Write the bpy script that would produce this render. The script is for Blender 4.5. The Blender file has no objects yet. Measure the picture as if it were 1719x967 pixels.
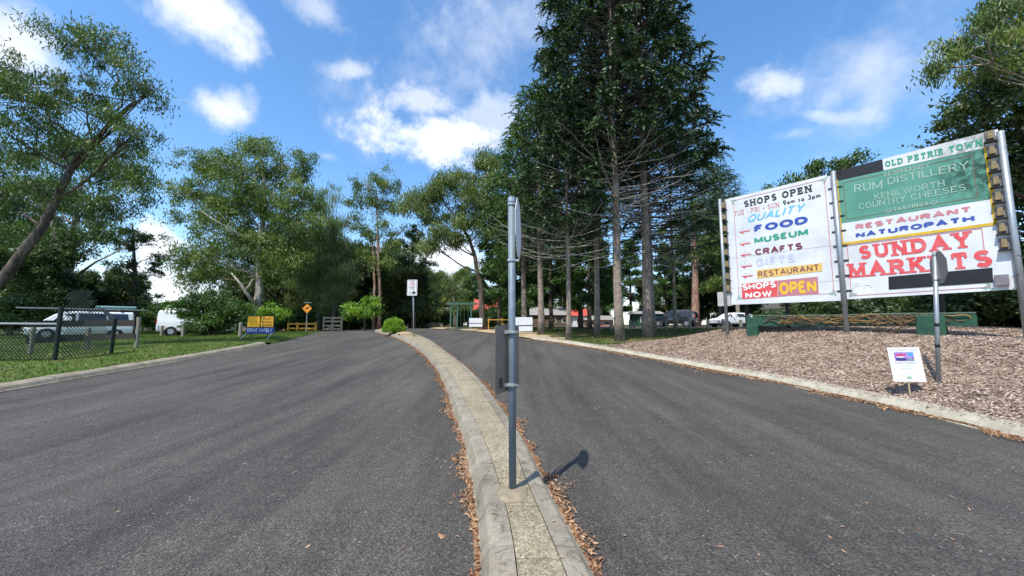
import bpy, bmesh, math, random
import numpy as np
from mathutils import Vector, Matrix
sc = bpy.context.scene
COL = sc.collection
rng = np.random.default_rng(7)
random.seed(7)

# ------------------------------------------------------------ camera
F = 625.0; CX = 859.5; CY = 483.5; PITCH = math.radians(5.62); EYE = 1.6
cam_d = bpy.data.cameras.new('camera'); cam = bpy.data.objects.new('camera', cam_d); COL.objects.link(cam)
cam.location = (0, 0, EYE); cam.rotation_euler = (math.radians(90) + PITCH, 0, 0)
cam_d.sensor_width = 36; cam_d.lens = F / 1719 * 36; cam_d.clip_start = 0.05; cam_d.clip_end = 6000
sc.camera = cam
sc.view_settings.view_transform = 'Standard'; sc.view_settings.look = 'None'
sc.view_settings.exposure = 0.45; sc.view_settings.gamma = 1
sc.render.engine = 'CYCLES'
sc.cycles.max_bounces = 6; sc.cycles.diffuse_bounces = 3; sc.cycles.glossy_bounces = 3; sc.cycles.transmission_bounces = 4
sc.cycles.transparent_max_bounces = 6

# ------------------------------------------------------------ sun and sky
SUN_EL = math.radians(60); SUN_DIR = Vector((-0.55, -0.83, 0)).normalized()
sun_az = math.atan2(SUN_DIR.x, SUN_DIR.y)
ld = bpy.data.lights.new('sun', 'SUN'); ld.energy = 4.3; ld.angle = math.radians(0.53); ld.color = (1.0, 0.95, 0.87)
sun = bpy.data.objects.new('sun', ld); COL.objects.link(sun)
sv = Vector((SUN_DIR.x * math.cos(SUN_EL), SUN_DIR.y * math.cos(SUN_EL), math.sin(SUN_EL)))
sun.rotation_euler = sv.to_track_quat('Z', 'Y').to_euler(); sun.location = sv * 60

class NT:
    """small helper that writes node graphs"""
    def __init__(s, tree): s.t = tree; s.n = tree.nodes; s.l = tree.links
    def node(s, typ, **kw):
        nd = s.n.new(typ)
        for k, v in kw.items(): setattr(nd, k, v)
        return nd
    def put(s, sock, v):
        if isinstance(v, bpy.types.NodeSocket): s.l.new(v, sock)
        elif v is not None:
            if isinstance(v, tuple) and sock.type == 'RGBA' and len(v) == 3: v = (*v, 1)
            sock.default_value = v
    def math(s, op, a, b=None, c=None, clamp=False):
        nd = s.node('ShaderNodeMath', operation=op); nd.use_clamp = clamp
        for i, v in enumerate((a, b, c)):
            if v is not None: s.put(nd.inputs[i], v)
        return nd.outputs[0]
    def vmath(s, op, a, b=None):
        nd = s.node('ShaderNodeVectorMath', operation=op); s.put(nd.inputs[0], a)
        if b is not None: s.put(nd.inputs[1], b)
        return nd.outputs[0]
    def noise(s, vec, scale, detail=3, rough=0.55, out=0, dist=0.0):
        nd = s.node('ShaderNodeTexNoise'); s.put(nd.inputs['Vector'], vec)
        nd.inputs['Scale'].default_value = scale; nd.inputs['Detail'].default_value = detail
        nd.inputs['Roughness'].default_value = rough; nd.inputs['Distortion'].default_value = dist
        return nd.outputs[out]
    def ramp(s, fac, stops):
        nd = s.node('ShaderNodeValToRGB'); s.put(nd.inputs[0], fac); cr = nd.color_ramp
        while len(cr.elements) < len(stops): cr.elements.new(0.5)
        for e, (p, c) in zip(cr.elements, stops):
            e.position = p
            if isinstance(c, (int, float)): c = (c, c, c)
            e.color = (*c[:3], 1)
        return nd.outputs[0]
    def mix(s, fac, a, b, blend='MIX'):
        nd = s.node('ShaderNodeMix', data_type='RGBA', blend_type=blend)
        s.put(nd.inputs[0], fac); s.put(nd.inputs[6], a); s.put(nd.inputs[7], b); return nd.outputs[2]
    def sstep(s, x, lo, hi):
        nd = s.node('ShaderNodeMapRange', interpolation_type='SMOOTHSTEP')
        s.put(nd.inputs[0], x); nd.inputs[1].default_value = lo; nd.inputs[2].default_value = hi
        return nd.outputs[0]

def px_dir(u, v):
    xc = (u - CX) / F; yc = (CY - v) / F
    return (xc, math.cos(PITCH) - yc * math.sin(PITCH), math.sin(PITCH) + yc * math.cos(PITCH))

def build_world():
    w = bpy.data.worlds.new('World'); sc.world = w; w.use_nodes = True
    N = NT(w.node_tree); N.n.clear()
    sky = N.node('ShaderNodeTexSky', sky_type='NISHITA'); sky.sun_disc = False
    sky.sun_elevation = SUN_EL; sky.sun_rotation = sun_az; sky.altitude = 50; sky.air_density = 1.0; sky.dust_density = 0.6; sky.ozone_density = 2.2
    tc = N.node('ShaderNodeTexCoord'); D = tc.outputs['Generated']
    sep = N.node('ShaderNodeSeparateXYZ'); N.put(sep.inputs[0], D)
    X, Y, Z = sep.outputs
    az = N.math('ARCTAN2', X, Y); el = N.math('ARCSINE', Z)
    # cloud layer coordinate: flattened like a ceiling high above the ground
    zc = N.math('ADD', N.math('MAXIMUM', Z, 0.0), 0.16)
    comb = N.node('ShaderNodeCombineXYZ'); N.put(comb.inputs[0], N.math('DIVIDE', X, zc)); N.put(comb.inputs[1], N.math('DIVIDE', Y, zc))
    P = comb.outputs[0]
    nA = N.noise(P, 3.2, 7, 0.6, dist=0.3)
    nB = N.noise(D, 9.0, 6, 0.62)
    nC = N.noise(D, 4.0, 5, 0.6, dist=0.8)
    # placed clouds: azimuth, elevation, radii, strength, ragged edge
    tot = None
    def cloud(u, v, ru, rv, gain, rot=0.0, rag=1.0, soft=0.5, tone=1.0):
        nonlocal tot
        d = Vector(px_dir(u, v)).normalized(); a0 = math.atan2(d.x, d.y); e0 = math.asin(d.z)
        d1 = Vector(px_dir(u + ru, v)).normalized(); d2 = Vector(px_dir(u, v - rv)).normalized()
        ra = max(0.01, abs(math.atan2(d1.x, d1.y) - a0)); re = max(0.01, abs(math.asin(d2.z) - e0))
        da = N.math('SUBTRACT', az, a0); de = N.math('SUBTRACT', el, e0)
        c, s_ = math.cos(rot), math.sin(rot)
        p = N.math('DIVIDE', N.math('ADD', N.math('MULTIPLY', da, c), N.math('MULTIPLY', de, s_)), ra)
        q = N.math('DIVIDE', N.math('SUBTRACT', N.math('MULTIPLY', de, c), N.math('MULTIPLY', da, s_)), re)
        r = N.math('SQRT', N.math('ADD', N.math('MULTIPLY', p, p), N.math('MULTIPLY', q, q)))
        f = N.math('SUBTRACT', 1.0, r)
        f = N.math('ADD', f, N.math('MULTIPLY', N.math('SUBTRACT', nB, 0.5), 2.6 * rag))
        f = N.math('ADD', f, N.math('MULTIPLY', N.math('SUBTRACT', nC, 0.5), 1.8 * rag))
        f = N.math('MULTIPLY', N.sstep(f, 0.0, soft), gain)
        tot = f if tot is None else N.math('MAXIMUM', tot, f)
    cloud(345, 30, 120, 84, 0.95, rag=0.6, soft=0.75)
    cloud(355, 175, 86, 44, 0.82, rot=0.2, rag=1.0, soft=1.0)
    cloud(540, 25, 70, 38, 0.5, rag=1.0, soft=1.1)
    cloud(590, 118, 48, 20, 0.6, rot=0.25, rag=1.0, soft=1.1)
    cloud(730, 235, 125, 52, 0.92, rag=0.9, soft=0.8)
    cloud(700, 165, 80, 40, 0.6, rag=1.0, soft=0.8)
    cloud(820, 190, 70, 60, 0.5, rag=1.0, soft=0.9)
    cloud(545, 262, 30, 14, 0.4, rag=0.8, soft=0.9)
    cloud(20, 70, 110, 110, 0.85, rag=0.7, soft=0.8)
    cloud(265, 400, 60, 42, 0.95, rag=0.8, soft=0.5)
    cloud(250, 480, 160, 60, 0.85, rag=0.7, soft=0.8)
    cloud(720, 440, 90, 60, 0.9, rag=0.8, soft=0.6)
    cloud(1300, 140, 90, 34, 0.62, rot=-0.5, rag=1.2, soft=1.3)
    cloud(1390, 195, 130, 26, 0.58, rot=-0.35, rag=1.1, soft=1.3)
    cloud(1330, 225, 110, 20, 0.42, rot=-0.1, rag=1.1, soft=1.4)
    cloud(1440, 130, 320, 150, 0.5, rot=0.4, rag=0.9, soft=1.6)
    cloud(800, 80, 280, 200, 0.52, rot=0.5, rag=1.0, soft=1.7)
    cloud(1230, 480, 120, 40, 0.8, rag=0.7, soft=0.8)
    # the rest of the sky: scattered cumulus everywhere the picture does not reach
    front = N.sstep(Y, 0.15, -0.15)
    gen = N.math('MULTIPLY', N.math('MULTIPLY', N.sstep(nA, 0.52, 0.70), 0.85), front)
    tot = N.math('MAXIMUM', tot, gen)
    hor = N.math('MULTIPLY', N.sstep(el, 0.22, -0.02), 0.40)
    tot = N.math('MAXIMUM', tot, hor)
    shade = N.math('MULTIPLY_ADD', N.noise(D, 6.0, 5, 0.55), 0.5, 0.72)
    cl = N.mix(N.sstep(nC, 0.3, 0.7), (7.6, 8.1, 9.0), (9.4, 9.5, 9.7))
    # deepen the clear blue a little
    hsv = N.node('ShaderNodeHueSaturation'); N.put(hsv.inputs['Color'], sky.outputs[0]); hsv.inputs['Hue'].default_value = .498; hsv.inputs['Saturation'].default_value = 1.20; hsv.inputs['Value'].default_value = 1.98
    col = N.mix(tot, hsv.outputs[0], N.mix(1.0, cl, shade, 'MULTIPLY'))
    bg = N.node('ShaderNodeBackground'); N.put(bg.inputs[0], col); bg.inputs[1].default_value = 0.10
    out = N.node('ShaderNodeOutputWorld'); N.l.new(bg.outputs[0], out.inputs[0])
build_world()

# ------------------------------------------------------------ terrain
def G(x, y):
    """height of the road surface: a gentle rise away from the viewer"""
    x = np.asarray(x, float); y = np.asarray(y, float)
    b = np.interp(y, [-2000, 2, 5, 8, 11, 14, 18, 22, 27, 33, 40, 50, 70, 120, 2000],
                     [0, 0, .03, .12, .27, .45, .68, .85, .98, 1.08, 1.17, 1.22, 1.28, 1.35, 1.6])
    t = np.clip((-x - 10) / 22, 0, 1); t = t * t * (3 - 2 * t)
    q = np.clip((x - 8) / 16, 0, 1); q = q * q * (3 - 2 * q)
    return b * (1 - .46 * t) + .12 * q * np.clip((y - 12) / 20, 0, 1)

def at(u, v, Yd):
    d = px_dir(u, v); k = Yd / d[1]
    return np.array([d[0] * k, Yd, EYE + d[2] * k])
def gp(u, v, dz=0.0, H=None):
    H = H or G
    d = px_dir(u, v); Yv = 1.0
    prev = 1.0
    while Yv < 400:
        k = Yv / d[1]
        if EYE + d[2] * k < float(H(d[0] * k, Yv)) + dz:
            lo, hi = prev, Yv
            for _ in range(30):
                m = (lo + hi) / 2; k = m / d[1]
                if EYE + d[2] * k < float(H(d[0] * k, m)) + dz: hi = m
                else: lo = m
            k = hi / d[1]; return (d[0] * k, hi)
        prev = Yv; Yv *= 1.01
    return (d[0] * 60 / d[1], 60)

# road edges
_le = [gp(*p) for p in [(0, 661), (100, 641), (200, 625), (300, 607), (400, 589), (455, 578), (515, 563)]]
_re = [gp(*p) for p in [(1719, 739), (1500, 684), (1300, 641), (1100, 604), (1000, 586), (930, 575), (890, 570), (830, 561), (780, 555)]]
LEy = [p[1] for p in _le]; LEx = [p[0] for p in _le]
REy = [p[1] for p in _re]; REx = [p[0] for p in _re]
LY = [-40, -6, 0, 5] + LEy + [LEy[-1] + 6, 60]
LX = [-60, -22, -13.5, -12.4] + LEx + [LEx[-1] - 3, LEx[-1] - 9]
RY = [-40, -8, 0] + REy + [REy[-1] + 8, 80]
RX = [60, 12, 6.4] + REx + [REx[-1] - 5, REx[-1] - 20]
def smooth_interp(ys, xs):
    g = np.arange(-40, 70, .1); v = np.interp(g, ys, xs)
    k = np.hanning(31); k /= k.sum(); vp = np.pad(v, 15, mode='edge'); v = np.convolve(vp, k, 'valid')
    return lambda y: np.interp(y, g, v)
xL = smooth_interp(LY, LX); xR = smooth_interp(RY, RX)
print('left', [(round(a, 1), round(b, 1)) for a, b in _le]); print('right', [(round(a, 1), round(b, 1)) for a, b in _re])

def mound(x, y):
    x = np.asarray(x, float); y = np.asarray(y, float)
    dk = np.clip((x - xR(y) - .35), 0, None)
    slope = np.abs(xR(y + .5) - xR(y - .5)); dk = dk / np.sqrt(1 + slope ** 2)
    t = np.clip(dk / 2.9, 0, 1); s = np.where(t < 1, 1.15 * t ** 1.15 * (1 - .13 * t), 1.0)
    r = np.clip((18.2 - y) / 5.5, 0, 1); r = r * r * (3 - 2 * r)
    far = np.clip((x - 16) / 14, 0, 1)
    return 1.02 * s * r * (1 - .45 * far)
def edge_ramp(d, y, y0): return np.where(y > y0, np.clip(.15 + d / .9, 0, 1), 1.0)
def R(x, y): return G(x, y) + .11 * edge_ramp(x - xR(y) - .30, y, REy[-3] + .1) + mound(x, y)      # verge on the right
def L(x, y): return G(x, y) + .10 * edge_ramp(xL(y) - .05 - x, y, LEy[-2] + .1)                      # lawn on the left

# ------------------------------------------------------------ object helpers
BASE = {}
def tag(o, label=None, cat=None, group=None, kind=None):
    if label: o['label'] = label
    if cat: o['category'] = cat
    if group: o['group'] = group
    if kind: o['kind'] = kind
    return o
def thing(name, label, cat, loc=(0, 0, 0), group=None, rz=0.0, kind=None):
    o = bpy.data.objects.new(name, None); COL.objects.link(o)
    o.location = loc; o.rotation_euler = (0, 0, rz); o.empty_display_size = .2
    BASE[o.name] = (np.array(loc, float), rz)
    return tag(o, label, cat, group, kind)

class MB:
    """collects vertices and faces"""
    def __init__(s): s.v = []; s.f = []; s.n = 0; s.m = []
    def add(s, vs, fs, mi=0):
        vs = [tuple(map(float, q)) for q in vs]
        s.v += vs; s.f += [tuple(i + s.n for i in f) for f in fs]; s.m += [mi] * len(fs); s.n += len(vs); return s
    def box(s, c, d, rz=0.0, mi=0, top=1.0):
        hx, hy, hz = d[0] / 2, d[1] / 2, d[2] / 2; cs, sn = math.cos(rz), math.sin(rz); vs = []
        for k, z in ((1, -hz), (top, hz)):
            for x, y in ((-hx, -hy), (hx, -hy), (hx, hy), (-hx, hy)):
                x *= k; y *= k
                vs.append((c[0] + x * cs - y * sn, c[1] + x * sn + y * cs, c[2] + z))
        return s.add(vs, [(3, 2, 1, 0), (4, 5, 6, 7), (0, 1, 5, 4), (1, 2, 6, 5), (2, 3, 7, 6), (3, 0, 4, 7)], mi)
    def tube(s, pts, rad, n=8, cap=True, mi=0):
        pts = [Vector(p) for p in pts]; m = len(pts)
        if not hasattr(rad, '__len__'): rad = [rad] * m
        vs = []; up = None
        for i, p in enumerate(pts):
            d = (pts[min(i + 1, m - 1)] - pts[max(i - 1, 0)]).normalized()
            if up is None: up = Vector((1, 0, 0)) if abs(d.x) < .8 else Vector((0, 1, 0))
            a = d.cross(up).normalized(); b = a.cross(d); up = b
            for k in range(n):
                t = 2 * math.pi * k / n; q = p + (a * math.cos(t) + b * math.sin(t)) * rad[i]; vs.append(q)
        fs = [(i * n + k, i * n + (k + 1) % n, (i + 1) * n + (k + 1) % n, (i + 1) * n + k) for i in range(m - 1) for k in range(n)]
        if cap: fs += [tuple(range(n - 1, -1, -1)), tuple((m - 1) * n + k for k in range(n))]
        return s.add(vs, fs, mi)
    def prism(s, poly, z0, z1, mi=0):
        n = len(poly); vs = [(x, y, z0) for x, y in poly] + [(x, y, z1) for x, y in poly]
        return s.add(vs, [tuple(range(n - 1, -1, -1)), tuple(range(n, 2 * n))] + [(i, (i + 1) % n, n + (i + 1) % n, n + i) for i in range(n)], mi)
    def xf(s, fn): s.v = [tuple(fn(q)) for q in s.v]; return s

def root_of(p):
    while p.parent: p = p.parent
    return p
def link(name, me, mats, parent=None, local=False, smooth=False):
    for m in (mats if isinstance(mats, (list, tuple)) else [mats]): me.materials.append(m)
    o = bpy.data.objects.new(name, me); COL.objects.link(o)
    if parent:
        o.parent = parent
        if not local:
            b, rz = BASE[root_of(parent).name]; c, s_ = math.cos(-rz), math.sin(-rz)
            n = len(me.vertices); a = np.empty(n * 3); me.vertices.foreach_get('co', a); a = a.reshape(-1, 3) - b
            if rz: a = np.stack([a[:, 0] * c - a[:, 1] * s_, a[:, 0] * s_ + a[:, 1] * c, a[:, 2]], 1)
            me.vertices.foreach_set('co', a.ravel())
    if smooth:
        me.polygons.foreach_set('use_smooth', np.ones(len(me.polygons), bool))
    me.update()
    return o
def obj(name, mb, mats, parent=None, local=False, smooth=False, bevel=0.0):
    me = bpy.data.meshes.new(name); me.from_pydata(mb.v, [], mb.f)
    me.polygons.foreach_set('material_index', mb.m)
    if bevel:
        bm = bmesh.new(); bm.from_mesh(me); bmesh.ops.remove_doubles(bm, verts=bm.verts, dist=1e-5)
        bmesh.ops.bevel(bm, geom=bm.edges[:], offset=bevel, segments=1, affect='EDGES', clamp_overlap=True)
        bm.to_mesh(me); bm.free()
    return link(name, me, mats, parent, local, smooth)
def quads(name, V, mats, parent=None, local=False, rnd=None, tris=False, kind=None):
    """V (n,k,3): n separate polygons with k corners each, written fast"""
    n, k = V.shape[:2]; me = bpy.data.meshes.new(name)
    me.vertices.add(n * k); me.vertices.foreach_set('co', V.reshape(-1).astype(np.float32))
    me.loops.add(n * k); me.loops.foreach_set('vertex_index', np.arange(n * k, dtype=np.int32))
    me.polygons.add(n); me.polygons.foreach_set('loop_start', np.arange(0, n * k, k, dtype=np.int32))
    me.update(calc_edges=True)
    if rnd is not None:
        a = me.attributes.new('rnd', 'FLOAT', 'FACE'); a.data.foreach_set('value', rnd.astype(np.float32))
    o = link(name, me, mats, parent, local)
    if kind: o['kind'] = kind
    return o
def grid_mesh(name, P, mats, parent=None, keep=None, smooth=True):
    r, c = P.shape[:2]; idx = np.arange(r * c).reshape(r, c)
    f = np.stack([idx[:-1, :-1], idx[:-1, 1:], idx[1:, 1:], idx[1:, :-1]], -1).reshape(-1, 4)
    if keep is not None: f = f[keep.reshape(-1)]
    used, inv = np.unique(f, return_inverse=True); f = inv.reshape(-1, 4); V = P.reshape(-1, 3)[used]
    me = bpy.data.meshes.new(name); me.vertices.add(len(V)); me.vertices.foreach_set('co', V.reshape(-1).astype(np.float32))
    me.loops.add(f.size); me.loops.foreach_set('vertex_index', f.reshape(-1).astype(np.int32))
    me.polygons.add(len(f)); me.polygons.foreach_set('loop_start', np.arange(0, f.size, 4, dtype=np.int32)); me.update(calc_edges=True)
    return link(name, me, mats, parent, smooth=smooth)
def copy_tree(o, parent=None):
    c = o.copy(); COL.objects.link(c); c.parent = parent
    for ch in list(o.children): copy_tree(ch, c)
    return c

# ------------------------------------------------------------ materials
def new_mat(name):
    m = bpy.data.materials.new(name); m.use_nodes = True; N = NT(m.node_tree)
    b = m.node_tree.nodes['Principled BSDF']; return m, N, b
def pos(N, scale=(1, 1, 1)):
    g = N.node('ShaderNodeNewGeometry'); mp = N.node('ShaderNodeMapping'); N.l.new(g.outputs['Position'], mp.inputs[0]); mp.inputs['Scale'].default_value = scale
    return mp.outputs[0]
def objc(N, scale=(1, 1, 1)):
    g = N.node('ShaderNodeTexCoord'); mp = N.node('ShaderNodeMapping'); N.l.new(g.outputs['Object'], mp.inputs[0]); mp.inputs['Scale'].default_value = scale
    return mp.outputs[0]
def bump(N, b, h, strength=.5, dist=.01):
    n = N.node('ShaderNodeBump'); N.put(n.inputs['Height'], h); n.inputs['Strength'].default_value = strength; n.inputs['Distance'].default_value = dist
    N.l.new(n.outputs[0], b.inputs['Normal'])
def plain(name, c, rough=.6, metal=0.0, var=.12, scale=6.0, spec=.4, c2=None, bmp=0.0, coat=0.0):
    m, N, b = new_mat(name); P = objc(N)
    c2 = c2 or tuple(x * (1 - var * 2) for x in c)
    n = N.noise(P, scale, 5, .65)
    N.put(b.inputs['Base Color'], N.ramp(n, [(.3, c2), (.62, c)]))
    N.put(b.inputs['Roughness'], N.math('MULTIPLY_ADD', n, .25, rough - .12)); b.inputs['Metallic'].default_value = metal
    b.inputs['Specular IOR Level'].default_value = spec; b.inputs['Coat Weight'].default_value = coat
    if bmp: bump(N, b, N.noise(P, scale * 6, 4), bmp, .004)
    return m

def m_asphalt(name, tint=(1, 1, 1)):
    m, N, b = new_mat(name)
    P = pos(N); fine = N.noise(P, 60, 4, .75); agg = N.node('ShaderNodeTexVoronoi'); N.put(agg.inputs['Vector'], P); agg.inputs['Scale'].default_value = 85
    big = N.noise(pos(N, (1.0, .22, 1)), .9, 5, .6); streak = N.noise(pos(N, (3.2, .14, 1)), 1.0, 4, .6); mid = N.noise(P, 5, 5, .65)
    v = N.math('MULTIPLY_ADD', big, .62, .065); v = N.math('ADD', v, N.math('MULTIPLY', streak, .38)); v = N.math('ADD', v, .18); v = N.math('ADD', v, N.math('MULTIPLY', mid, .22))
    base = N.ramp(v, [(.52, (.034 * tint[0], .0308 * tint[1], 0.0270 * tint[2])), (.74, (.056 * tint[0], .0508 * tint[1], 0.0442 * tint[2])), (1.0, (.115 * tint[0], .105 * tint[1], 0.0893 * tint[2]))])
    sp = N.ramp(fine, [(.38, .42), (.5, .95), (.64, 1.75)])
    c = N.mix(1.0, base, sp, 'MULTIPLY')
    f2 = N.noise(P, 40, 2, .5); fl = N.math('MULTIPLY', N.sstep(f2, .66, .72), N.sstep(N.noise(P, 2.2, 3), .47, .62))
    c = N.mix(N.math('MULTIPLY', fl, .85), c, (.34, .31, .27))
    f3 = N.noise(pos(N, (1.0, .30, 1)), 17, 3, .55, dist=.4); fl3 = N.math('MULTIPLY', N.sstep(f3, .67, .72), N.sstep(N.noise(pos(N, (1, .5, 1)), .8, 3), .46, .60))
    c = N.mix(N.math('MULTIPLY', fl3, .7), c, (.26, .24, .21))
    agc = N.ramp(agg.outputs['Color'], [(.0, .75), (.85, 1.0), (.97, 2.6)])
    c = N.mix(1.0, c, agc, 'MULTIPLY')
    N.put(b.inputs['Base Color'], c); b.inputs['Roughness'].default_value = .78; b.inputs['Specular IOR Level'].default_value = .35
    bump(N, b, N.math('ADD', N.math('MULTIPLY', fine, .7), agg.outputs['Distance']), 1.0, .010)
    return m
M_ASPH = m_asphalt('asphalt')

def m_concrete(name, lo, hi, agg=0.0, stain=.6, warm=(.33, .27, .18)):
    m, N, b = new_mat(name); P = pos(N)
    n = N.noise(P, 2.3, 6, .7); f = N.noise(P, 130, 3, .7); st = N.noise(P, 7, 6, .75, dist=1.2)
    c = N.ramp(n, [(.32, lo), (.66, hi)])
    c = N.mix(N.math('MULTIPLY', N.sstep(st, .50, .66), stain), c, tuple(x * .36 for x in lo))
    c = N.mix(N.math('MULTIPLY', N.sstep(N.noise(P, 5, 4), .55, .72), .5), c, warm)
    wl = N.noise(pos(N, (1, .55, 1)), 26, 4, .7, dist=2.0); c = N.mix(N.math('MULTIPLY', N.sstep(wl, .635, .70), .7), c, (.58, .56, .50))
    c = N.mix(1.0, c, N.ramp(f, [(.35, .55), (.5, 1.0), (.68, 1.55)] if agg else [(.35, .75), (.65, 1.2)]), 'MULTIPLY')
    if agg:
        vo = N.node('ShaderNodeTexVoronoi'); N.put(vo.inputs['Vector'], P); vo.inputs['Scale'].default_value = 75
        c = N.mix(1.0, c, N.ramp(vo.outputs['Color'], [(.1, .6), (.6, 1.05), (.95, 1.5)]), 'MULTIPLY')
        bump(N, b, N.math('ADD', vo.outputs['Distance'], f), .8, .006)
    else: bump(N, b, N.math('ADD', f, N.math('MULTIPLY', st, 2.0)), .5, .005)
    N.put(b.inputs['Base Color'], c); b.inputs['Roughness'].default_value = .88; b.inputs['Specular IOR Level'].default_value = .25
    return m
M_KERB = m_concrete('weathered_kerb_concrete', (.165, .145, .108), (.315, .28, .215))
M_SLAB = m_concrete('exposed_aggregate', (.22, .188, .125), (.335, .285, .195), agg=1, stain=.35)
M_RKERB = m_concrete('pale_kerb_concrete', (.27, .245, .18), (.45, .42, .33), stain=.3)
M_PATCH = plain('sandy_mortar', (.29, .235, .155), .95, scale=16, bmp=1.0, c2=(.17, .145, .105))

def m_ground(name, cols, scale=1.5, fine=30, bmp=.8):
    m, N, b = new_mat(name); P = pos(N)
    n = N.noise(P, scale, 6, .68); f = N.noise(P, fine, 4, .7)
    c = N.ramp(n, [(.32 + .36 * i / max(1, len(cols) - 1), c) for i, c in enumerate(cols)])
    c = N.mix(1.0, c, N.ramp(f, [(.3, .55), (.68, 1.5)]), 'MULTIPLY')
    N.put(b.inputs['Base Color'], c); b.inputs['Roughness'].default_value = .95; b.inputs['Specular IOR Level'].default_value = .1
    bump(N, b, f, bmp, .03); return m
M_SOIL = m_ground('lawn_soil', [(.045, .075, .018), (.07, .12, .022), (.10, .13, .035), (.13, .115, .06)], 1.1)
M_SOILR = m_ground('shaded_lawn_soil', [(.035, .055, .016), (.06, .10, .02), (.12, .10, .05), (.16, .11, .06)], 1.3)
M_MULCH = m_ground('bark_mulch', [(.16, .11, .08), (.27, .20, .15), (.36, .275, .21)], 3, 55)
M_DIRT = m_ground('sandy_dirt', [(.26, .19, .11), (.37, .29, .18), (.42, .34, .23)], 1.5, 40)
M_GROUND = m_ground('bush_ground', [(.04, .045, .02), (.09, .075, .045), (.12, .09, .05)], .8, 12)

def m_leaf(name, cols, transl=.3, rough=.5, spec=.45, cell=.8):
    m, N, b = new_mat(name)
    at_ = N.node('ShaderNodeAttribute', attribute_name='rnd'); n = N.noise(pos(N), cell, 3, .6)
    f = N.math('ADD', N.math('MULTIPLY', at_.outputs['Fac'], .6), N.math('MULTIPLY', N.math('SUBTRACT', n, .3), 1.0), clamp=True)
    k = len(cols) - 1; c = N.ramp(f, [(.08 + .84 * i / k, c) for i, c in enumerate(cols)])
    N.put(b.inputs['Base Color'], c); b.inputs['Roughness'].default_value = rough; b.inputs['Specular IOR Level'].default_value = spec
    tr = N.node('ShaderNodeBsdfTranslucent'); N.put(tr.inputs[0], N.mix(1.0, c, (1.25, 1.35, .55), 'MULTIPLY'))
    mx = N.node('ShaderNodeMixShader'); mx.inputs[0].default_value = transl
    N.l.new(b.outputs[0], mx.inputs[1]); N.l.new(tr.outputs[0], mx.inputs[2])
    N.l.new(mx.outputs[0], m.node_tree.nodes['Material Output'].inputs[0]); return m
LF_GUM = m_leaf('gum_leaf', [(0.048, 0.084, 0.021), (0.098, 0.155, 0.033), (0.166, 0.237, 0.056), (0.264, 0.294, 0.093)], .35)
LF_GUMD = m_leaf('dull_gum_leaf', [(0.031, 0.062, 0.015), (0.064, 0.115, 0.024), (0.109, 0.176, 0.039), (0.174, 0.218, 0.065)], .28)
LF_PALE = m_leaf('pale_gum_leaf', [(0.065, 0.103, 0.030), (0.124, 0.177, 0.051), (0.194, 0.245, 0.082), (0.270, 0.308, 0.123)], .38)
LF_DARK = m_leaf('dark_leaf', [(0.020, 0.041, 0.012), (0.044, 0.077, 0.022), (0.077, 0.124, 0.031), (0.120, 0.171, 0.042)], .22)
LF_PINE = m_leaf('bunya_leaf', [(0.011, 0.029, 0.011), (0.025, 0.056, 0.017), (0.046, 0.094, 0.028), (0.116, 0.181, 0.052)], .12, .42, .45)
LF_HOOP = m_leaf('hoop_pine_leaf', [(0.016, 0.045, 0.011), (0.042, 0.095, 0.017), (0.083, 0.166, 0.030), (0.143, 0.249, 0.045)], .22)
LF_CAS = m_leaf('she_oak_needle', [(0.109, 0.160, 0.067), (0.178, 0.231, 0.099), (0.258, 0.310, 0.141), (0.336, 0.358, 0.181)], .5)
LF_LIME = m_leaf('lime_leaf', [(.07, .15, .015), (.13, .25, .02), (.21, .36, .035), (.30, .45, .06)], .35)
LF_MID = m_leaf('mid_green_leaf', [(.02, .05, .012), (.045, .095, .02), (.08, .15, .03), (.13, .2, .045)], .3)
LF_GRASS = m_leaf('grass_blade', [(0.031, 0.061, 0.010), (0.055, 0.101, 0.015), (0.086, 0.137, 0.021), (0.164, 0.144, 0.060)], .35, .6, .2, 1.2)
LF_LITTER = m_leaf('dry_leaf', [(.15, .075, .045), (.30, .155, .085), (.43, .26, .15), (.54, .40, .27)], .1, .8, .1, 3)
LF_CHIP = m_leaf('bark_chip', [(.22, .150, .115), (.37, .275, .215), (.50, .40, .32), (.64, .56, .48)], 0, .9, .1, 2.5)
LF_CHIPR = m_leaf('red_bark_chip', [(.10, .05, .03), (.22, .12, .07), (.32, .19, .11), (.42, .30, .19)], 0, .9, .1, 2.5)

def m_bark(name, c1, c2, c3, sx=3.0, bm=.8, band=0.0):
    m, N, b = new_mat(name); P = objc(N, (sx, sx, .55)); n = N.noise(P, 1.6, 6, .7, dist=.6); f = N.noise(objc(N, (1, 1, .25)), 16, 5, .7)
    c = N.ramp(n, [(.33, c1), (.5, c2), (.68, c3)]); c = N.mix(1.0, c, N.ramp(f, [(.3, .5), (.62, 1.25)]), 'MULTIPLY')
    h = N.math('ADD', f, n)
    if band:
        w = N.node('ShaderNodeTexWave', wave_type='BANDS', bands_direction='Z'); N.put(w.inputs[0], objc(N)); w.inputs['Scale'].default_value = band; w.inputs['Distortion'].default_value = 9; w.inputs['Detail'].default_value = 3
        c = N.mix(1.0, c, N.ramp(w.outputs[1], [(.1, .8), (.6, 1.05)]), 'MULTIPLY'); h = N.math('ADD', h, w.outputs[1])
    N.put(b.inputs['Base Color'], c); b.inputs['Roughness'].default_value = .9; b.inputs['Specular IOR Level'].default_value = .15
    bump(N, b, h, bm, .04); return m
BK_GUM = m_bark('pale_gum_bark', (.16, .13, .10), (.34, .30, .25), (.50, .47, .42))
BK_DARK = m_bark('dark_bark', (.045, .035, .027), (.10, .08, .062), (.19, .16, .13))
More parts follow.
